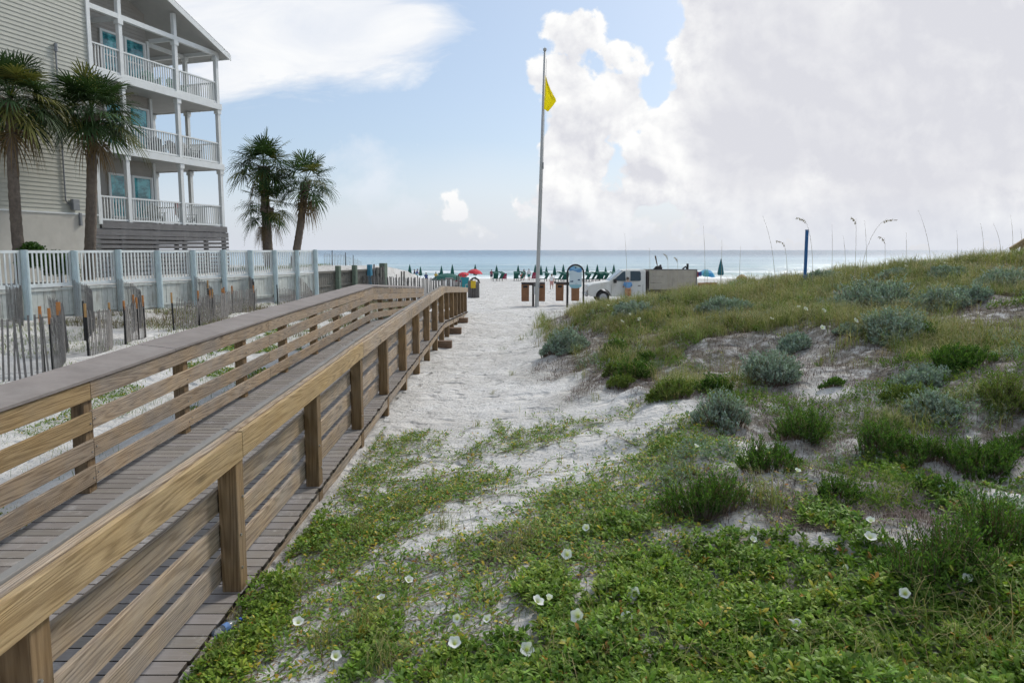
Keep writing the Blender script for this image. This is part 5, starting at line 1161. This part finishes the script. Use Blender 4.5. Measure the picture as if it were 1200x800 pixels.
# --- 2 creeping vines: runners with pairs of small leaves
def runners(n, xs_, ys_, dens_blobs, leafL, cols, probs, seed, steps=26, thr=.5):
    P = []; Dd = []; SP = []; 
    for i in range(n):
        x0, y0 = xs_[i], ys_[i]; a = RNG.uniform(0, 2 * PI); st = .028
        for s in range(int(RNG.uniform(.4, 1) * steps)):
            a += RNG.normal(0, .22); x0 += math.cos(a) * st; y0 += math.sin(a) * st; SP.append((x0, y0, a))
    return np.array(SP)
x, y = sample(16000, 2.8, 16, xlo, lambda y: np.minimum(.80 * y + .5, 9), .85); d = blobsum(x, y, B_VINE) * 1.0 + .3 * blobsum(x, y, B_GREEN) - .45 * blobsum(x, y, B_BARE); k = keep(x, y, d * .82, 1.9, 77); x, y = x[k][:3300], y[k][:3300]
SP = runners(len(x), x, y, B_VINE, .03, None, None, 3); SP = SP[(SP[:, 0] > -1.98)]
G0 = gxyz(SP[:, 0], SP[:, 1], .012); n = len(SP); LV = []
for sd in (-1, 1):
    m_ = RNG.random(n) < .5; a = SP[m_, 2] + sd * RNG.uniform(.5, 1.4, m_.sum()); e = RNG.uniform(.05, .9, m_.sum()); D = np.stack([np.cos(a) * np.cos(e), np.sin(a) * np.cos(e), np.sin(e)], 1)
    c = palette(m_.sum(), [(.16, .26, .045), (.11, .195, .04), (.26, .31, .055), (.50, .38, .055), (.36, .19, .05)], [5, 3.5, 2.2, 1.0, .35], .22)
    LV.append(leaves(G0[m_] + RNG.uniform(0, .025, (m_.sum(), 1)) * np.array([0, 0, 1.]), D, np.array([0, 0, 1.]) + RNG.normal(0, .3, (m_.sum(), 3)), RNG.uniform(.026, .054, m_.sum()), RNG.uniform(.011, .020, m_.sum()), c))
V, T, C = merge(LV); o = np_mesh('creeping_vine_leaves', V, T, C, M_LEAF); _props(o, 'sparse yellow green creeping vines trailing over white sand', 'creeping vines', kind='stuff')
print('vine leaves', len(T) // 4, 'runner pts', n)
A = G0 - [0, 0, .008]; sdv = np.stack([-np.sin(SP[:, 2]), np.cos(SP[:, 2]), 0 * SP[:, 2]], 1) * .0022; fw = np.stack([np.cos(SP[:, 2]), np.sin(SP[:, 2]), 0 * SP[:, 2]], 1) * .017
V = np.stack([A - fw - sdv, A - fw + sdv, A + fw + sdv, A + fw - sdv], 1).reshape(-1, 3); o = np_mesh('vine_stems', V, np.arange(n)[:, None] * 4 + [0, 1, 2, 3], np.repeat(palette(n, [(.16, .09, .05), (.14, .15, .05)], [2, 1]), 4, 0), M_DRYM)
_props(o, 'thin brownish runner stems of the creeping vines on the sand', 'vine stems', kind='stuff')
# --- 3 grasses
GL = []
# upper dune: olive and straw grass in tufts
x, y = sample(66000, 5.0, 32, lambda y: np.maximum(-.3, -.02 * y), lambda y: .80 * y + 4.5, 1.0); d = np.maximum(blobsum(x, y, B_TUFT), upper(x, y) * np.interp(y, [8, 13, 18], [.30, .42, .55])) - .95 * blobsum(x, y, B_BARE); k = keep(x, y, d, 1.0, 55, .35) & (height(x, y) > -2.72); x, y = x[k], y[k]; nb = 6
X = np.repeat(x, nb) + RNG.normal(0, .035, len(x) * nb); Y = np.repeat(y, nb) + RNG.normal(0, .035, len(x) * nb); n = len(X); far = np.clip(Y / 20, .5, 1.3)
c = palette(n, [(.17, .215, .062), (.24, .25, .085), (.33, .28, .14), (.12, .165, .05), (.20, .15, .09)], [4.5, 3.2, 1.4, 3, 1.3], .22)
c = c * hue(X, Y, .7, 61) * (.55 + .85 * vn(X * 1.6, Y * 1.3, 62))[:, None]
GL.append(blades(gxyz(X, Y, -.01), rdir(n, 0, 0) + np.array([-.25, .1, 0]), RNG.uniform(.08, .36, n) * (.35 + 1.2 * vn(X * .9, Y * .9, 5)) * np.interp(Y, [6, 14, 20], [.8, 1.0, 1.25]), (.0040 + .0032 * far) * RNG.uniform(.6, 1.4, n), RNG.uniform(.2, 1.25, n), c, np.array([.34, .30, .13])))
# taller clumps standing out of it
x, y = sample(8500, 9, 31, lambda y: np.maximum(.4, .02 * y), lambda y: .80 * y + 4.5, 1.0); d = np.maximum(blobsum(x, y, B_TUFT), upper(x, y) * .66) - .8 * blobsum(x, y, B_BARE); k = keep(x, y, d, .8, 58, .4); x, y = x[k], y[k]; nb = 20
hx = np.repeat(RNG.uniform(.18, .60, len(x)), nb); X = np.repeat(x, nb) + RNG.normal(0, .06, len(x) * nb); Y = np.repeat(y, nb) + RNG.normal(0, .06, len(x) * nb); n = len(X); far = np.clip(Y / 20, .6, 1.3); ct = palette(len(x), [(.17, .22, .06), (.27, .26, .10), (.36, .30, .16), (.12, .17, .05)], [4, 3, 2, 2], .15)
GL.append(blades(gxyz(X, Y, -.01), rdir(n, 0, 0) + np.array([-.3, .1, 0]), hx * RNG.uniform(.45, 1.05, n), .0062 * far * RNG.uniform(.6, 1.4, n), RNG.uniform(.2, 1.2, n), np.repeat(ct * RNG.uniform(.6, 1.3, (len(ct), 1)), nb, 0) * RNG.uniform(.7, 1.3, (n, 1)), np.array([.36, .31, .15])))
# near and middle: loose arching tufts
def tuft(px, py, nbl, h, spread, cols, probs, dirb=(0, 0), w=.004, bend=(.4, 1.0)):
    g0 = gnd(px, py); n = nbl; X = g0.x + RNG.normal(0, spread, n); Y = g0.y + RNG.normal(0, spread, n)
    dd = rdir(n, 0, 0) * .8 + np.array([dirb[0], dirb[1], 0]); GL.append(blades(gxyz(X, Y, -.01), dd, RNG.uniform(.5, 1.0, n) * h, np.full(n, w) * RNG.uniform(.7, 1.3, n), RNG.uniform(*bend, n), palette(n, cols, probs, .2), np.array([.38, .31, .13])))
GC = [(.13, .19, .055), (.20, .22, .08), (.36, .29, .13)]
for (px, py, nbl, h, sp_, db) in [(425, 745, 70, .34, .05, (.6, 0)), (380, 765, 45, .26, .05, (-.4, 0)), (445, 790, 60, .30, .05, (.6, .2)), (590, 655, 55, .30, .05, (.7, .1)), (620, 640, 50, .32, .05, (.3, .3)), (470, 600, 60, .26, .06, (1, 0)), (420, 625, 60, .24, .05, (.8, .1)), (520, 620, 60, .24, .06, (.2, .2)),
    (905, 600, 60, .42, .05, (-.5, .2)), (880, 590, 40, .36, .06, (.6, 0)), (1040, 790, 40, .36, .06, (-.8, 0)), (1110, 770, 26, .40, .08, (-.6, .1)), (1150, 790, 26, .42, .08, (-.4, .1)), (1185, 770, 26, .42, .07, (-.5, 0)), (960, 770, 30, .30, .06, (-.8, 0)), (1090, 730, 22, .34, .06, (.2, .5)), (1175, 720, 22, .42, .05, (-.2, .5)),
    (700, 470, 26, .22, .04, (-.8, 0)), (640, 500, 30, .18, .03, (0, 0)), (600, 440, 24, .22, .03, (.3, 0)), (577, 462, 20, .18, .02, (.6, 0)), (560, 500, 26, .18, .03, (0, 0)), (1040, 590, 30, .30, .04, (0, 0)), (640, 390, 60, .34, .16, (.2, 0)), (612, 398, 50, .30, .14, (-.5, 0)), (590, 410, 30, .25, .10, (-.5, 0)),
    (700, 620, 36, .24, .06, (.2, 0)), (505, 560, 30, .22, .04, (.3, .3)), (345, 700, 40, .22, .05, (.3, 0)), (280, 730, 40, .22, .05, (.2, .3)), (255, 775, 36, .22, .05, (.3, .2)), (355, 560, 24, .18, .04, (.2, .2)), (408, 500, 24, .18, .03, (.3, 0)), (640, 790, 40, .30, .05, (.7, 0)), (760, 770, 26, .30, .08, (.6, .2)),
    (700, 715, 20, .28, .06, (-.6, .2)), (860, 790, 24, .30, .08, (-.6, .2)), (810, 560, 30, .26, .05, (-.3, .2)), (1130, 610, 30, .26, .06, (0, .2)), (850, 500, 40, .22, .06, (.3, 0)), (990, 500, 40, .24, .08, (-.2, 0)), (785, 470, 50, .24, .08, (-.3, 0)), (1010, 430, 50, .24, .1, (0, 0)), (745, 420, 50, .28, .12, (-.4, 0)), (690, 440, 50, .28, .12, (-.5, 0))]:
    tuft(px, py, nbl, h, sp_, GC, [3, 2.2, 1.6 if py < 700 else .9], db)
# scattered single blades among the leaves near the camera
x, y = sample(13000, 2.6, 11, xlo, xhi, .9); d = .75 * blobsum(x, y, B_GREEN) + .62 * blobsum(x, y, B_VINE); k = keep(x, y, d, 1.6, 91); x, y = x[k], y[k]; n = len(x)
GL.append(blades(gxyz(x, y, -.01), rdir(n, 0, 0), RNG.uniform(.06, .24, n), RNG.uniform(.002, .0042, n), RNG.uniform(.3, 1.0, n), palette(n, GC, [3, 2, 1.2], .25)))
V, T, C = merge(GL); o = np_mesh('dune_grass', V, T, C, M_GRASS); _props(o, 'olive and straw coloured dune grass in loose tufts', 'grass', kind='stuff'); print('blades', len(T) // 5)
# --- 4 dry twiggy litter and dead stems
DL = []
x, y = sample(200000, 3.0, 30, lambda y: np.maximum(-.6, -.3 * y), xhi, 1.0); d = blobsum(x, y, B_DRY) * 1.15 + .62 * upper(x, y) + .34 * (x > 1.5) * (y > 4) - .55 * blobsum(x, y, B_BARE); k = keep(x, y, d, 1.4, 66) & (height(x, y) > -2.7); x, y = x[k], y[k]; n = len(x); far = np.clip(y / 14, .5, 1.5)
DL.append(blades(gxyz(x, y, -.005), rdir(n, 0, 0), RNG.uniform(.03, .17, n) * far ** .5, .0058 * far ** .8 * RNG.uniform(.6, 1.4, n), RNG.uniform(.6, 2.0, n), palette(n, [(.155, .115, .10), (.20, .155, .14), (.27, .235, .215), (.10, .068, .055)], [3, 3, 1.2, 3], .25)))
x, y = sample(9000, 2.8, 30, lambda y: np.maximum(-1.9, -.4 * y), xhi, .9); nz = fbm(x * .8, y * .8, 12); k = nz > .5; x, y = x[k], y[k]; n = len(x); far = np.clip(y / 8, .6, 2)
DL.append(blades(gxyz(x, y, .004), rdir(n, 0, 0), RNG.uniform(.008, .02, n), .003 * far, RNG.uniform(3, 8, n), palette(n, [(.13, .09, .06), (.22, .17, .12)], [1, 1], .3)))
V, T, C = merge(DL); o = np_mesh('dry_stems', V, T, C, M_DRYM); _props(o, 'brown dead stems and twigs matted on the dune', 'dry stems', kind='stuff'); print('dry', len(T) // 5)
# low sprigs of every kind scattered over the dune between the shrubs
x, y = sample(40000, 4.5, 26, lambda y: np.maximum(.2, .02 * y), xhi, 1.0); cl = fbm(x * 1.1, y * 1.1, 83, 4); d = .52 * upper(x, y) + .5 * (x > 1.2) * (y < 9.5) + .3 * blobsum(x, y, B_DRY) - .95 * blobsum(x, y, B_BARE); k = (d + (cl - .5) * 1.6 > .62) & (height(x, y) > -2.6); x, y = x[k], y[k]; n = len(x)
typ = fbm(x * .8, y * .8, 99, 3) + RNG.normal(0, .05, n); hs = RNG.uniform(.03, .15, n); stm = unit(rdir(n, .7, 1.5)); SPV = []
cs = np.where((typ > .52)[:, None], palette(n, [(.27, .34, .28), (.20, .26, .20)], [1, 1]), palette(n, [(.10, .18, .035), (.16, .24, .05), (.22, .26, .07)], [2, 2, 1])); fr = np.clip(y / 8, .9, 1.9)
for j in range(9):
    SPV.append(leaves(gxyz(x, y) + stm * (hs * (j + 1) / 9)[:, None] + RNG.normal(0, .012, (n, 3)), rdir(n, .1, 1.1) + stm * .4, RNG.normal(0, 1, (n, 3)), .030 * fr * RNG.uniform(.7, 1.3, n), .011 * fr, cs * RNG.uniform(.75, 1.25, (n, 1))))
V, T, C = merge(SPV); o = np_mesh('dune_sprigs', V, T, C, M_LEAF); _props(o, 'low silver and green sprigs scattered between shrubs over the dune', 'ground cover', kind='stuff'); print('sprigs', n)
# --- 5 grass, vines and leaves beside the fence (far side of the boardwalk)
LL = []
x = RNG.uniform(-16, -4.7, 44000); y = RNG.uniform(5, 36, 44000); k = (x > lot_line(y) + .25) & (x > -.80 * y) & (fbm(x * .55, y * .7, 41) > .49); x, y = x[k], y[k]; n = len(x); far = np.clip(y / 9, .7, 2.0)
LL.append(blades(gxyz(x, y, -.01), rdir(n, 0, 0), RNG.uniform(.05, .17, n), .004 * far, RNG.uniform(.3, 1, n), palette(n, [(.13, .20, .05), (.22, .24, .07), (.33, .27, .11), (.10, .16, .04)], [4, 3, 1.5, 3], .25)))
x = RNG.uniform(-14, -4.6, 30000); y = RNG.uniform(20, 42, 30000); k = (x > lot_line(y) + .15) & (fbm(x * .7, y * .7, 43) > .50); x, y = x[k], y[k]; n = len(x)
LL.append(blades(gxyz(x, y, -.01), rdir(n, 0, 0), RNG.uniform(.08, .42, n), np.full(n, .013), RNG.uniform(.3, 1.6, n), palette(n, [(.16, .13, .10), (.24, .20, .16), (.14, .16, .06)], [3, 2, 1], .25)))
x = RNG.uniform(-20, -12.2, 5000); y = RNG.uniform(36, 47, 5000); k = (x < lot_line(y) - .3) & (x > lot_line(y) - 5); x, y = x[k], y[k]; n = len(x)
LL.append(blades(gxyz(x, y, -.01), rdir(n, 0, 0), RNG.uniform(.08, .26, n), np.full(n, .014), RNG.uniform(.2, 1, n), palette(n, [(.13, .18, .05), (.25, .24, .09)], [2, 1], .25)))
V, T, C = merge(LL); o = np_mesh('fence_side_grass', V, T, C, M_GRASS); _props(o, 'green and straw grass along the sand fences and the bank beyond', 'grass', kind='stuff')
x = RNG.uniform(-9, -4.65, 60000); y = RNG.uniform(4, 22, 60000); k = (x > -.80 * y) & (fbm(x * .9, y * .9, 47) > .555); x, y = x[k][:9000], y[k][:9000]; n = len(x); far = np.clip(y / 8, .8, 2)
V, T, C = leaves(gxyz(x, y, .02), rdir(n, .1, 1.0), np.array([0, 0, 1.]) + RNG.normal(0, .3, (n, 3)), .04 * far * RNG.uniform(.7, 1.2, n), .016 * far, palette(n, [(.12, .21, .04), (.20, .25, .05), (.36, .29, .05)], [4, 2, .7], .2))
o = np_mesh('fence_side_vines', V, T, C, M_LEAF); _props(o, 'green and yellow leafy vines on the sand between fence and boardwalk', 'creeping vines', kind='stuff')
# --- 6 shrubs: every one a thing of its own
def shrub(kind, label, px, py, wpx, hpx, seed):
    global RNG
    sv = RNG; RNG = np.random.default_rng(seed); g0 = gnd(px, py); W = wpx / 800 * g0.y * .5; H = max(.12, hpx / 800 * g0.y * .95)
    sil = kind == 'silver'; k3 = kind == 'fence'
    ns = int(np.clip(900 * W * W * 4, 40, 420)); r = RNG.random(ns) ** .55 * W; a = RNG.uniform(0, 2 * PI, ns); r = r * (.50 + .95 * vn(a * 1.3, a * 0 + seed, seed % 40)); X = g0.x + r * np.cos(a) * (1 + .12 * np.sin(3 * a + seed)); Y = g0.y + W * .35 + r * np.sin(a) * .8
    P = gxyz(X, Y); dome = np.sqrt(np.clip(1 - (r / W) ** 2 * .8, .08, 1)) * (.40 + 1.05 * fbm(X * 3.2, Y * 3.2, seed % 50, 3)); h = H * dome * RNG.uniform(.55, 1.25, ns)
    out = np.stack([np.cos(a) * r / W * .45, np.sin(a) * r / W * .45, np.ones(ns)], 1) + RNG.normal(0, .22, (ns, 3)); out = unit(out); nl = 16 if sil else 22; VT = []
    s_l = (.034 if sil else .029) * np.clip(g0.y / 7, .9, 2.0)
    for j in range(nl):
        f = (.30 + .70 * (j + RNG.random(ns)) / nl); q = P + out * (h * f)[:, None]; dr = rdir(ns, .1, 1.0) + out * (.55 if sil else .7)
        if sil: c = palette(ns, [(.26, .33, .27), (.35, .42, .35), (.18, .235, .175)], [3, 2, 2], .15)
        else: c = palette(ns, [(.062, .120, .026), (.085, .165, .032), (.14, .245, .042)] if kind != 'olive' else [(.13, .18, .042), (.20, .25, .06), (.09, .13, .035)], [4, 3, 1 + 2 * (j > nl * .75)], .18)
        VT.append(leaves(q, dr, RNG.normal(0, 1, (ns, 3)), s_l * RNG.uniform(.7, 1.3, ns), s_l * (.34 if sil else .30) * RNG.uniform(.8, 1.2, ns), c))
    o = thing('silver_shrub' if sil else 'green_shrub', label, 'shrub', g0, 0, 'silver grey shrubs on the dune' if sil else 'green shrubs on the dune'); gl = np.array(tuple(g0))
    rad = .0045 * max(1, g0.y / 10); q = P + out * (h * .85)[:, None]; side = unit(np.cross(out, np.array([0, 1., 0]))) * rad
    SV = np.stack([P - side, P + side, q + side * .5, q - side * .5], 1).reshape(-1, 3); kk = np.arange(ns)[:, None] * 4
    VT.append((SV, np.concatenate([kk + [0, 1, 2], kk + [0, 2, 3]], 0), np.repeat(palette(ns, [(.12, .085, .06), (.18, .14, .11)], [1, 1]), 4, 0)))
    V, T, C = merge(VT); np_mesh('foliage', V - gl, T, C, M_SILV if sil else M_LEAF, o); RNG = sv; return o
SH = [('dark', 'large dark green shrub in the middle of the slope, widest of those ringed by sand', 828, 612, 96, 62), ('dark', 'dark green shrub tucked just above the largest one, beside a sandy gap', 903, 556, 62, 40), ('dark', 'rounded dark green shrub uphill, standing clear on dead brown litter', 947, 517, 62, 42),
      ('dark', 'small round green shrub low on the bare sand patch in mid dune', 837, 463, 34, 20), ('olive', 'low olive green shrub next to the small round one on the mid dune sand', 786, 468, 46, 24), ('dark', 'tiny green clump alone on the white sand hollow', 976, 454, 24, 13), ('dark', 'small dark green clump on the seaward shoulder, furthest uphill of four', 719, 416, 24, 13),
      ('dark', 'bright green mound in the cluster on the seaward shoulder', 748, 444, 38, 22), ('olive', 'small clump beside the bright green mound on the seaward shoulder', 722, 440, 24, 15), ('dark', 'little green ball just above the bright green mound', 757, 425, 18, 12), ('olive', 'lowest green clump of the cluster on the seaward shoulder', 727, 456, 26, 14),
      ('dark', 'green cushion shrub behind the dead litter, first of a pair', 1040, 533, 58, 32), ('dark', 'green cushion shrub behind the dead litter, second of a pair', 1085, 545, 62, 32), ('dark', 'broad flat green cushion shrub near the picture edge', 1158, 560, 86, 34), ('dark', 'low green cushion just downhill from the broad flat one', 1118, 588, 70, 26),
      ('olive', 'olive shrub high on the slope at the picture edge', 1184, 486, 52, 36), ('dark', 'dark shrub in the hollow under the grey shrubs', 1128, 434, 66, 26), ('dark', 'tall bushy green shrub filling the near corner above the flowers', 1105, 690, 120, 78), ('dark', 'tall green shrub at the picture edge beside the bushy corner one', 1178, 660, 90, 84),
      ('dark', 'dark green shrub cut by the picture edge in mid slope', 1196, 528, 46, 30), ('dark', 'small green shrub showing between two grey ones on the upper slope', 1078, 402, 36, 20), ('olive', 'olive tuft shrub below the grey shrubs, among dead stems', 1060, 470, 46, 22), ('dark', 'green shrub low on the slope just over the leafy cover', 985, 590, 60, 26),
      ('silver', 'largest dark grey green shrub near the top of the dune', 1026, 364, 82, 34), ('silver', 'wide grey shrub near the crest, second largest', 1121, 359, 76, 24), ('silver', 'pale upright silver shrub in the centre of the upper slope', 1055, 404, 66, 34), ('silver', 'silver shrub on the crest at the picture edge', 1186, 340, 60, 22),
      ('silver', 'small silver shrub on the crest beside the blue post', 966, 332, 42, 14), ('silver', 'flat silver clump high on the crest, middle of three', 1052, 327, 40, 12), ('silver', 'flat silver clump high on the crest, furthest from the blue post', 1112, 327, 38, 12), ('silver', 'pale silver shrub in mid slope with green tips', 852, 500, 58, 34),
      ('silver', 'small silver tuft at the upper edge of the white sand hollow', 930, 412, 36, 14), ('silver', 'loose silver shrub beside the sand hollow over dead stems', 905, 452, 66, 32), ('silver', 'faint silver patch among the grass below the truck bed', 850, 374, 70, 18), ('silver', 'silver shrub with long stems on the seaward shoulder', 662, 412, 44, 24),
      ('silver', 'silver patch behind white flowers below the truck cab', 742, 370, 50, 14), ('silver', 'low silver scrub under the pale upright silver shrub', 1082, 452, 60, 24), ('silver', 'silver scrub over dead stems far down the slope', 1100, 492, 60, 22), ('silver', 'small silver tuft between grass and hollow in the upper slope', 1000, 396, 34, 12)]
for i, (kd, lab, px, py, wp, hp_) in enumerate(SH): shrub(kd, lab, px, py, wp, hp_, 100 + i)
# shrubs in the raised lot behind the white fence
for i, (px, yy_, W, H, lab) in enumerate(((40, 23.2, .55, 1.35, 'broadleaf bush behind the pickets at the foot of the outermost palm'), (72, 23.9, .6, 1.32, 'broadleaf bush behind the pickets between the two near palms'))):
    X0 = (px - 600) / 800 * yy_; z0 = hz(X0, yy_); o = thing('garden_bush', lab, 'bush', (X0, yy_, z0), 0, 'bushes behind the white fence'); ns = 2600
    d_ = rdir(ns, -.3, 1.5); P = np.array([0, 0, H * .5]) + d_ * np.array([W, W, H * .52]) * (RNG.random((ns, 1)) ** .35) * (.75 + .4 * fbm(d_[:, 0] * 2.5 + i, d_[:, 2] * 2.5, 8)[:, None])
    V, T, C = leaves(P, rdir(ns, -.2, .9), RNG.normal(0, 1, (ns, 3)), RNG.uniform(.06, .11, ns), RNG.uniform(.035, .06, ns), palette(ns, [(.04, .09, .02), (.07, .14, .03)], [2, 1], .2)); np_mesh('foliage', V, T, C, M_LEAF, o)
    mb = MB(); mb.tube([(0, 0, -.05), (.02, 0, H * .5)], [.04, .02], 6); mb.build('trunk', M_PT, o)
# --- 7 white trumpet flowers
M_PETAL = leafmat('white_petal', .6, .25); M_TUBE = simple('pale_green_flower_tube', (.45, .52, .18), .6, .1)
def flower_meshes(variant):
    n = 20; V = []; C = []; opn = (1.0, .85, .6)[variant]
    for rr, z in ((.004, 0), (.007, .022), (.016, .036), (.030 * opn, .046), (.041 * opn, .050 if opn > .8 else .060)):
        for k in range(n):
            w_ = 1 + (.10 * math.cos(5 * 2 * PI * k / n) if rr > .02 else 0); zz = z + (.004 * math.cos(5 * 2 * PI * k / n + variant) if rr > .03 else 0) + (.002 * math.sin(9 * k) if rr > .03 else 0)
            V.append((rr * w_ * math.cos(2 * PI * k / n), rr * w_ * math.sin(2 * PI * k / n), zz)); C.append((.50, .55, .20) if z < .03 else ((.70, .72, .55) if z < .04 else (.80, .81, .80)))
    T = [(r * n + k, r * n + (k + 1) % n, (r + 1) * n + (k + 1) % n, (r + 1) * n + k) for r in range(4) for k in range(n)]
    return np.array(V), np.array(T), np.array(C)
FLW = [(745, 713, 0, 'white trumpet flower seen side on, upper of the pair over dense leaves at bottom centre', 1.1), (734, 738, 0, 'white trumpet flower just below its twin over dense leaves at bottom centre', 1.0), (679, 734, 0, 'wide open white flower facing the viewer, with a pale yellow throat', 1.15), (617, 778, 0, 'white flower lowest of all in the frame, over dark leaves', 1.1),
       (533, 771, 0, 'white flower over leaves at the very bottom, nearest the boardwalk of three', 1.05), (537, 736, 1, 'small white flower just uphill of the one at the very bottom', .9), (571, 740, 1, 'small folded white flower between two larger ones near the bottom', .8), (627, 721, 0, 'white trumpet flower in a close pair, the larger one', 1.1), (642, 715, 2, 'half closed white flower leaning on its larger neighbour', 1.0),
       (665, 659, 0, 'white flower hanging over sparse vines by the long grass blades', 1.1), (688, 628, 1, 'white flower lying flat among yellow vine leaves in mid slope', 1.0), (796, 600, 0, 'round white flower at the foot of the largest dark shrub', 1.0), (880, 642, 1, 'small white flower among leaves downhill of the largest dark shrub', .9), (930, 755, 0, 'large white flower facing the viewer near the bottom, the largest bloom', 1.3),
       (1017, 651, 0, 'white trumpet flower with a long pale tube beside dead brown litter', 1.1), (1020, 622, 1, 'flat white flower just uphill of the long tubed one', 1.0), (1128, 697, 1, 'white flower in a tight pair below the bushy corner shrub', .9), (1133, 700, 2, 'second white flower of the tight pair below the bushy corner shrub', .8), (1060, 715, 1, 'white flower by long straw blades below the bushy corner shrub', 1.0),
       (1133, 519, 1, 'white flower high among the green cushion shrubs', 1.0), (671, 560, 0, 'white flower over thick vines, upper of two one above the other', .95), (674, 551, 1, 'white flower topmost of two close together over thick vines', .9), (508, 527, 1, 'pale flower on the vines closest to the boardwalk end of the sand', 1.0), (478, 692, 1, 'white flower lying on bare sand at mid left of the plants', 1.1), (448, 712, 1, 'white flower low among grass tufts near the deck', 1.0),
       (350, 742, 0, 'white flower tipped over on bare sand close to the deck', 1.1), (393, 784, 1, 'pale drooping flower by the grass tuft at the bottom near the deck', 1.1), (778, 494, 1, 'small white flower on vines above the largest shrub', .9), (814, 528, 1, 'cream flower on trailing stems just uphill of the largest shrub', 1.0), (933, 560, 1, 'small white flower by the shrub on dead litter', .9), (985, 675, 2, 'half closed white flower deep in the near leaves', .9), (1140, 626, 2, 'white bud like flower over the near corner shrub', .8)]
UP = [(750, 378), (738, 373), (731, 369), (870, 363), (728, 382), (936, 366), (942, 369), (963, 371), (903, 381), (962, 392), (1107, 312), (1060, 315), (1170, 330), (1035, 350), (712, 362), (1000, 384)]
fm = {}
def flower(px, py, var, label, s, group=None, up=.055):
    g0 = gnd(px, py + 4); g0.z += up * (1.2 if g0.y < 6 else 1.0)
    o = thing('trumpet_flower', label, 'flower', g0, random.uniform(0, 6), group); s *= .78 if g0.y < 9 else 1.0; o.scale = (s, s, s)
    o.rotation_euler = (random.uniform(.2, 1.0), random.uniform(-.3, .3), random.uniform(-.8, .8))
    if var not in fm:
        V, T, C = flower_meshes(var); p = np_mesh('corolla', V, T, C, M_PETAL, o, smooth=True); mb = MB(); mb.tube([(0, -.004, -.045), (0, 0, -.02), (0, 0, .004)], [.0018, .0026, .0042], 7); q = mb.build('tube', M_TUBE, o); fm[var] = (p, q)
    else:
        for c in fm[var]: d = c.copy(); COL.objects.link(d); d.parent = o
for px, py, var, lab, s in FLW: flower(px, py, var, lab, s)
for i, (px, py) in enumerate(UP): flower(px, py, 0, 'tiny distant white flower dotted in the grass of the upper dune', 1.1, 'far white flowers in the upper dune grass', .14)
# --- 8 sea oats
M_OAT = leafmat('sea_oat_straw', .8, .15)
def sea_oat(label, px, py, ypx, tx_, seeds, yd=None, lean=0.0, group='sea oat stalks against the sky'):
    g0 = gnd(px, py) if yd is None else Vector(((px - 600) / 800 * yd, yd, hz((px - 600) / 800 * yd, yd))); topp = at(tx_, ypx, g0.y); o = thing('sea_oat', label, 'sea oat', g0, 0, group)
    e = topp - g0; pts = [Vector((e.x * (f ** 2.2), e.y * f, e.z * (f if not seeds else (1 - (1 - f) ** 1.35) * 1.0))) for f in [k / 8 for k in range(9)]]
    mb = MB(); w_ = .0026 * max(1, g0.y / 12); mb.tube(pts, [w_ * 1.3] * 4 + [w_] * 3 + [w_ * .6, w_ * .4], 5); V = np.array(mb.v); V_ = []; T_l = []
    st = mb.build('stalk', None, o); st.data.materials.append(M_STRAW)
    if seeds:
        n = 26; q = []; dr = []; dirn = Vector((1 if e.x >= 0 else -1, 0, 0))
        for k in range(n):
            f = k / n; base = pts[-1] + (pts[-1] - pts[-2]).normalized() * (.30 * (f - .5)) + dirn * .10 * f * f - Vector((0, 0, .13 * f * f)); q.append(tuple(base)); dr.append((dirn.x * random.uniform(.1, .7), random.uniform(-.3, .3), random.uniform(-.9, .1)))
        V, T, C = leaves(np.array(q), np.array(dr), RNG.normal(0, 1, (n, 3)), RNG.uniform(.04, .075, n), np.full(n, .020), palette(n, [(.32, .26, .18), (.42, .35, .25)], [1, 1], .2)); np_mesh('seed_head', V, T, C, M_OAT, o)
M_STRAW = simple('oat_stalk', (.36, .31, .22), .8, .15)
sea_oat('sea oat with a broad seed head nodding far over, the most curved stalk', 1008, 305, 256, 1040, True, 17.5)
sea_oat('sea oat with an upright dark seed head beside the nodding one', 1001, 305, 256, 1003, True, 17.5); sea_oat('sea oat with a short drooping seed head, lowest of the cluster', 1036, 300, 278, 1036, True, 18)
sea_oat('sea oat leaning over the blue post with a pale seed head', 952, 312, 255, 941, True, 18.5); sea_oat('sea oat with small seed head standing by itself before the blue post', 922, 312, 282, 917, True, 19)
sea_oat('long bare curved stalk reaching highest over the dune', 1090, 300, 246, 1076, False, 17); sea_oat('bare curved stalk bending towards the sea near the blue post', 908, 318, 253, 894, False, 18)
sea_oat('short stalk with seed head over the truck bed, nearer the cab', 783, 345, 298, 782, True, 24); sea_oat('short stalk with seed head over the truck bed, nearer the tail', 794, 345, 302, 794, True, 24)
for px, py, yp, tx_ in ((735, 352, 272, 732), (826, 340, 262, 824), (845, 340, 280, 846), (974, 312, 262, 975), (1014, 308, 258, 1013), (1120, 300, 270, 1121), (1150, 298, 262, 1149), (1170, 298, 262, 1164), (1184, 298, 252, 1184), (866, 335, 288, 868), (1060, 305, 272, 1062), (1195, 300, 268, 1196), (762, 348, 290, 761), (990, 310, 275, 988)):
    sea_oat('thin bare upright stalk rising from the dune grass into the sky', px, py, yp, tx_, False, 20)
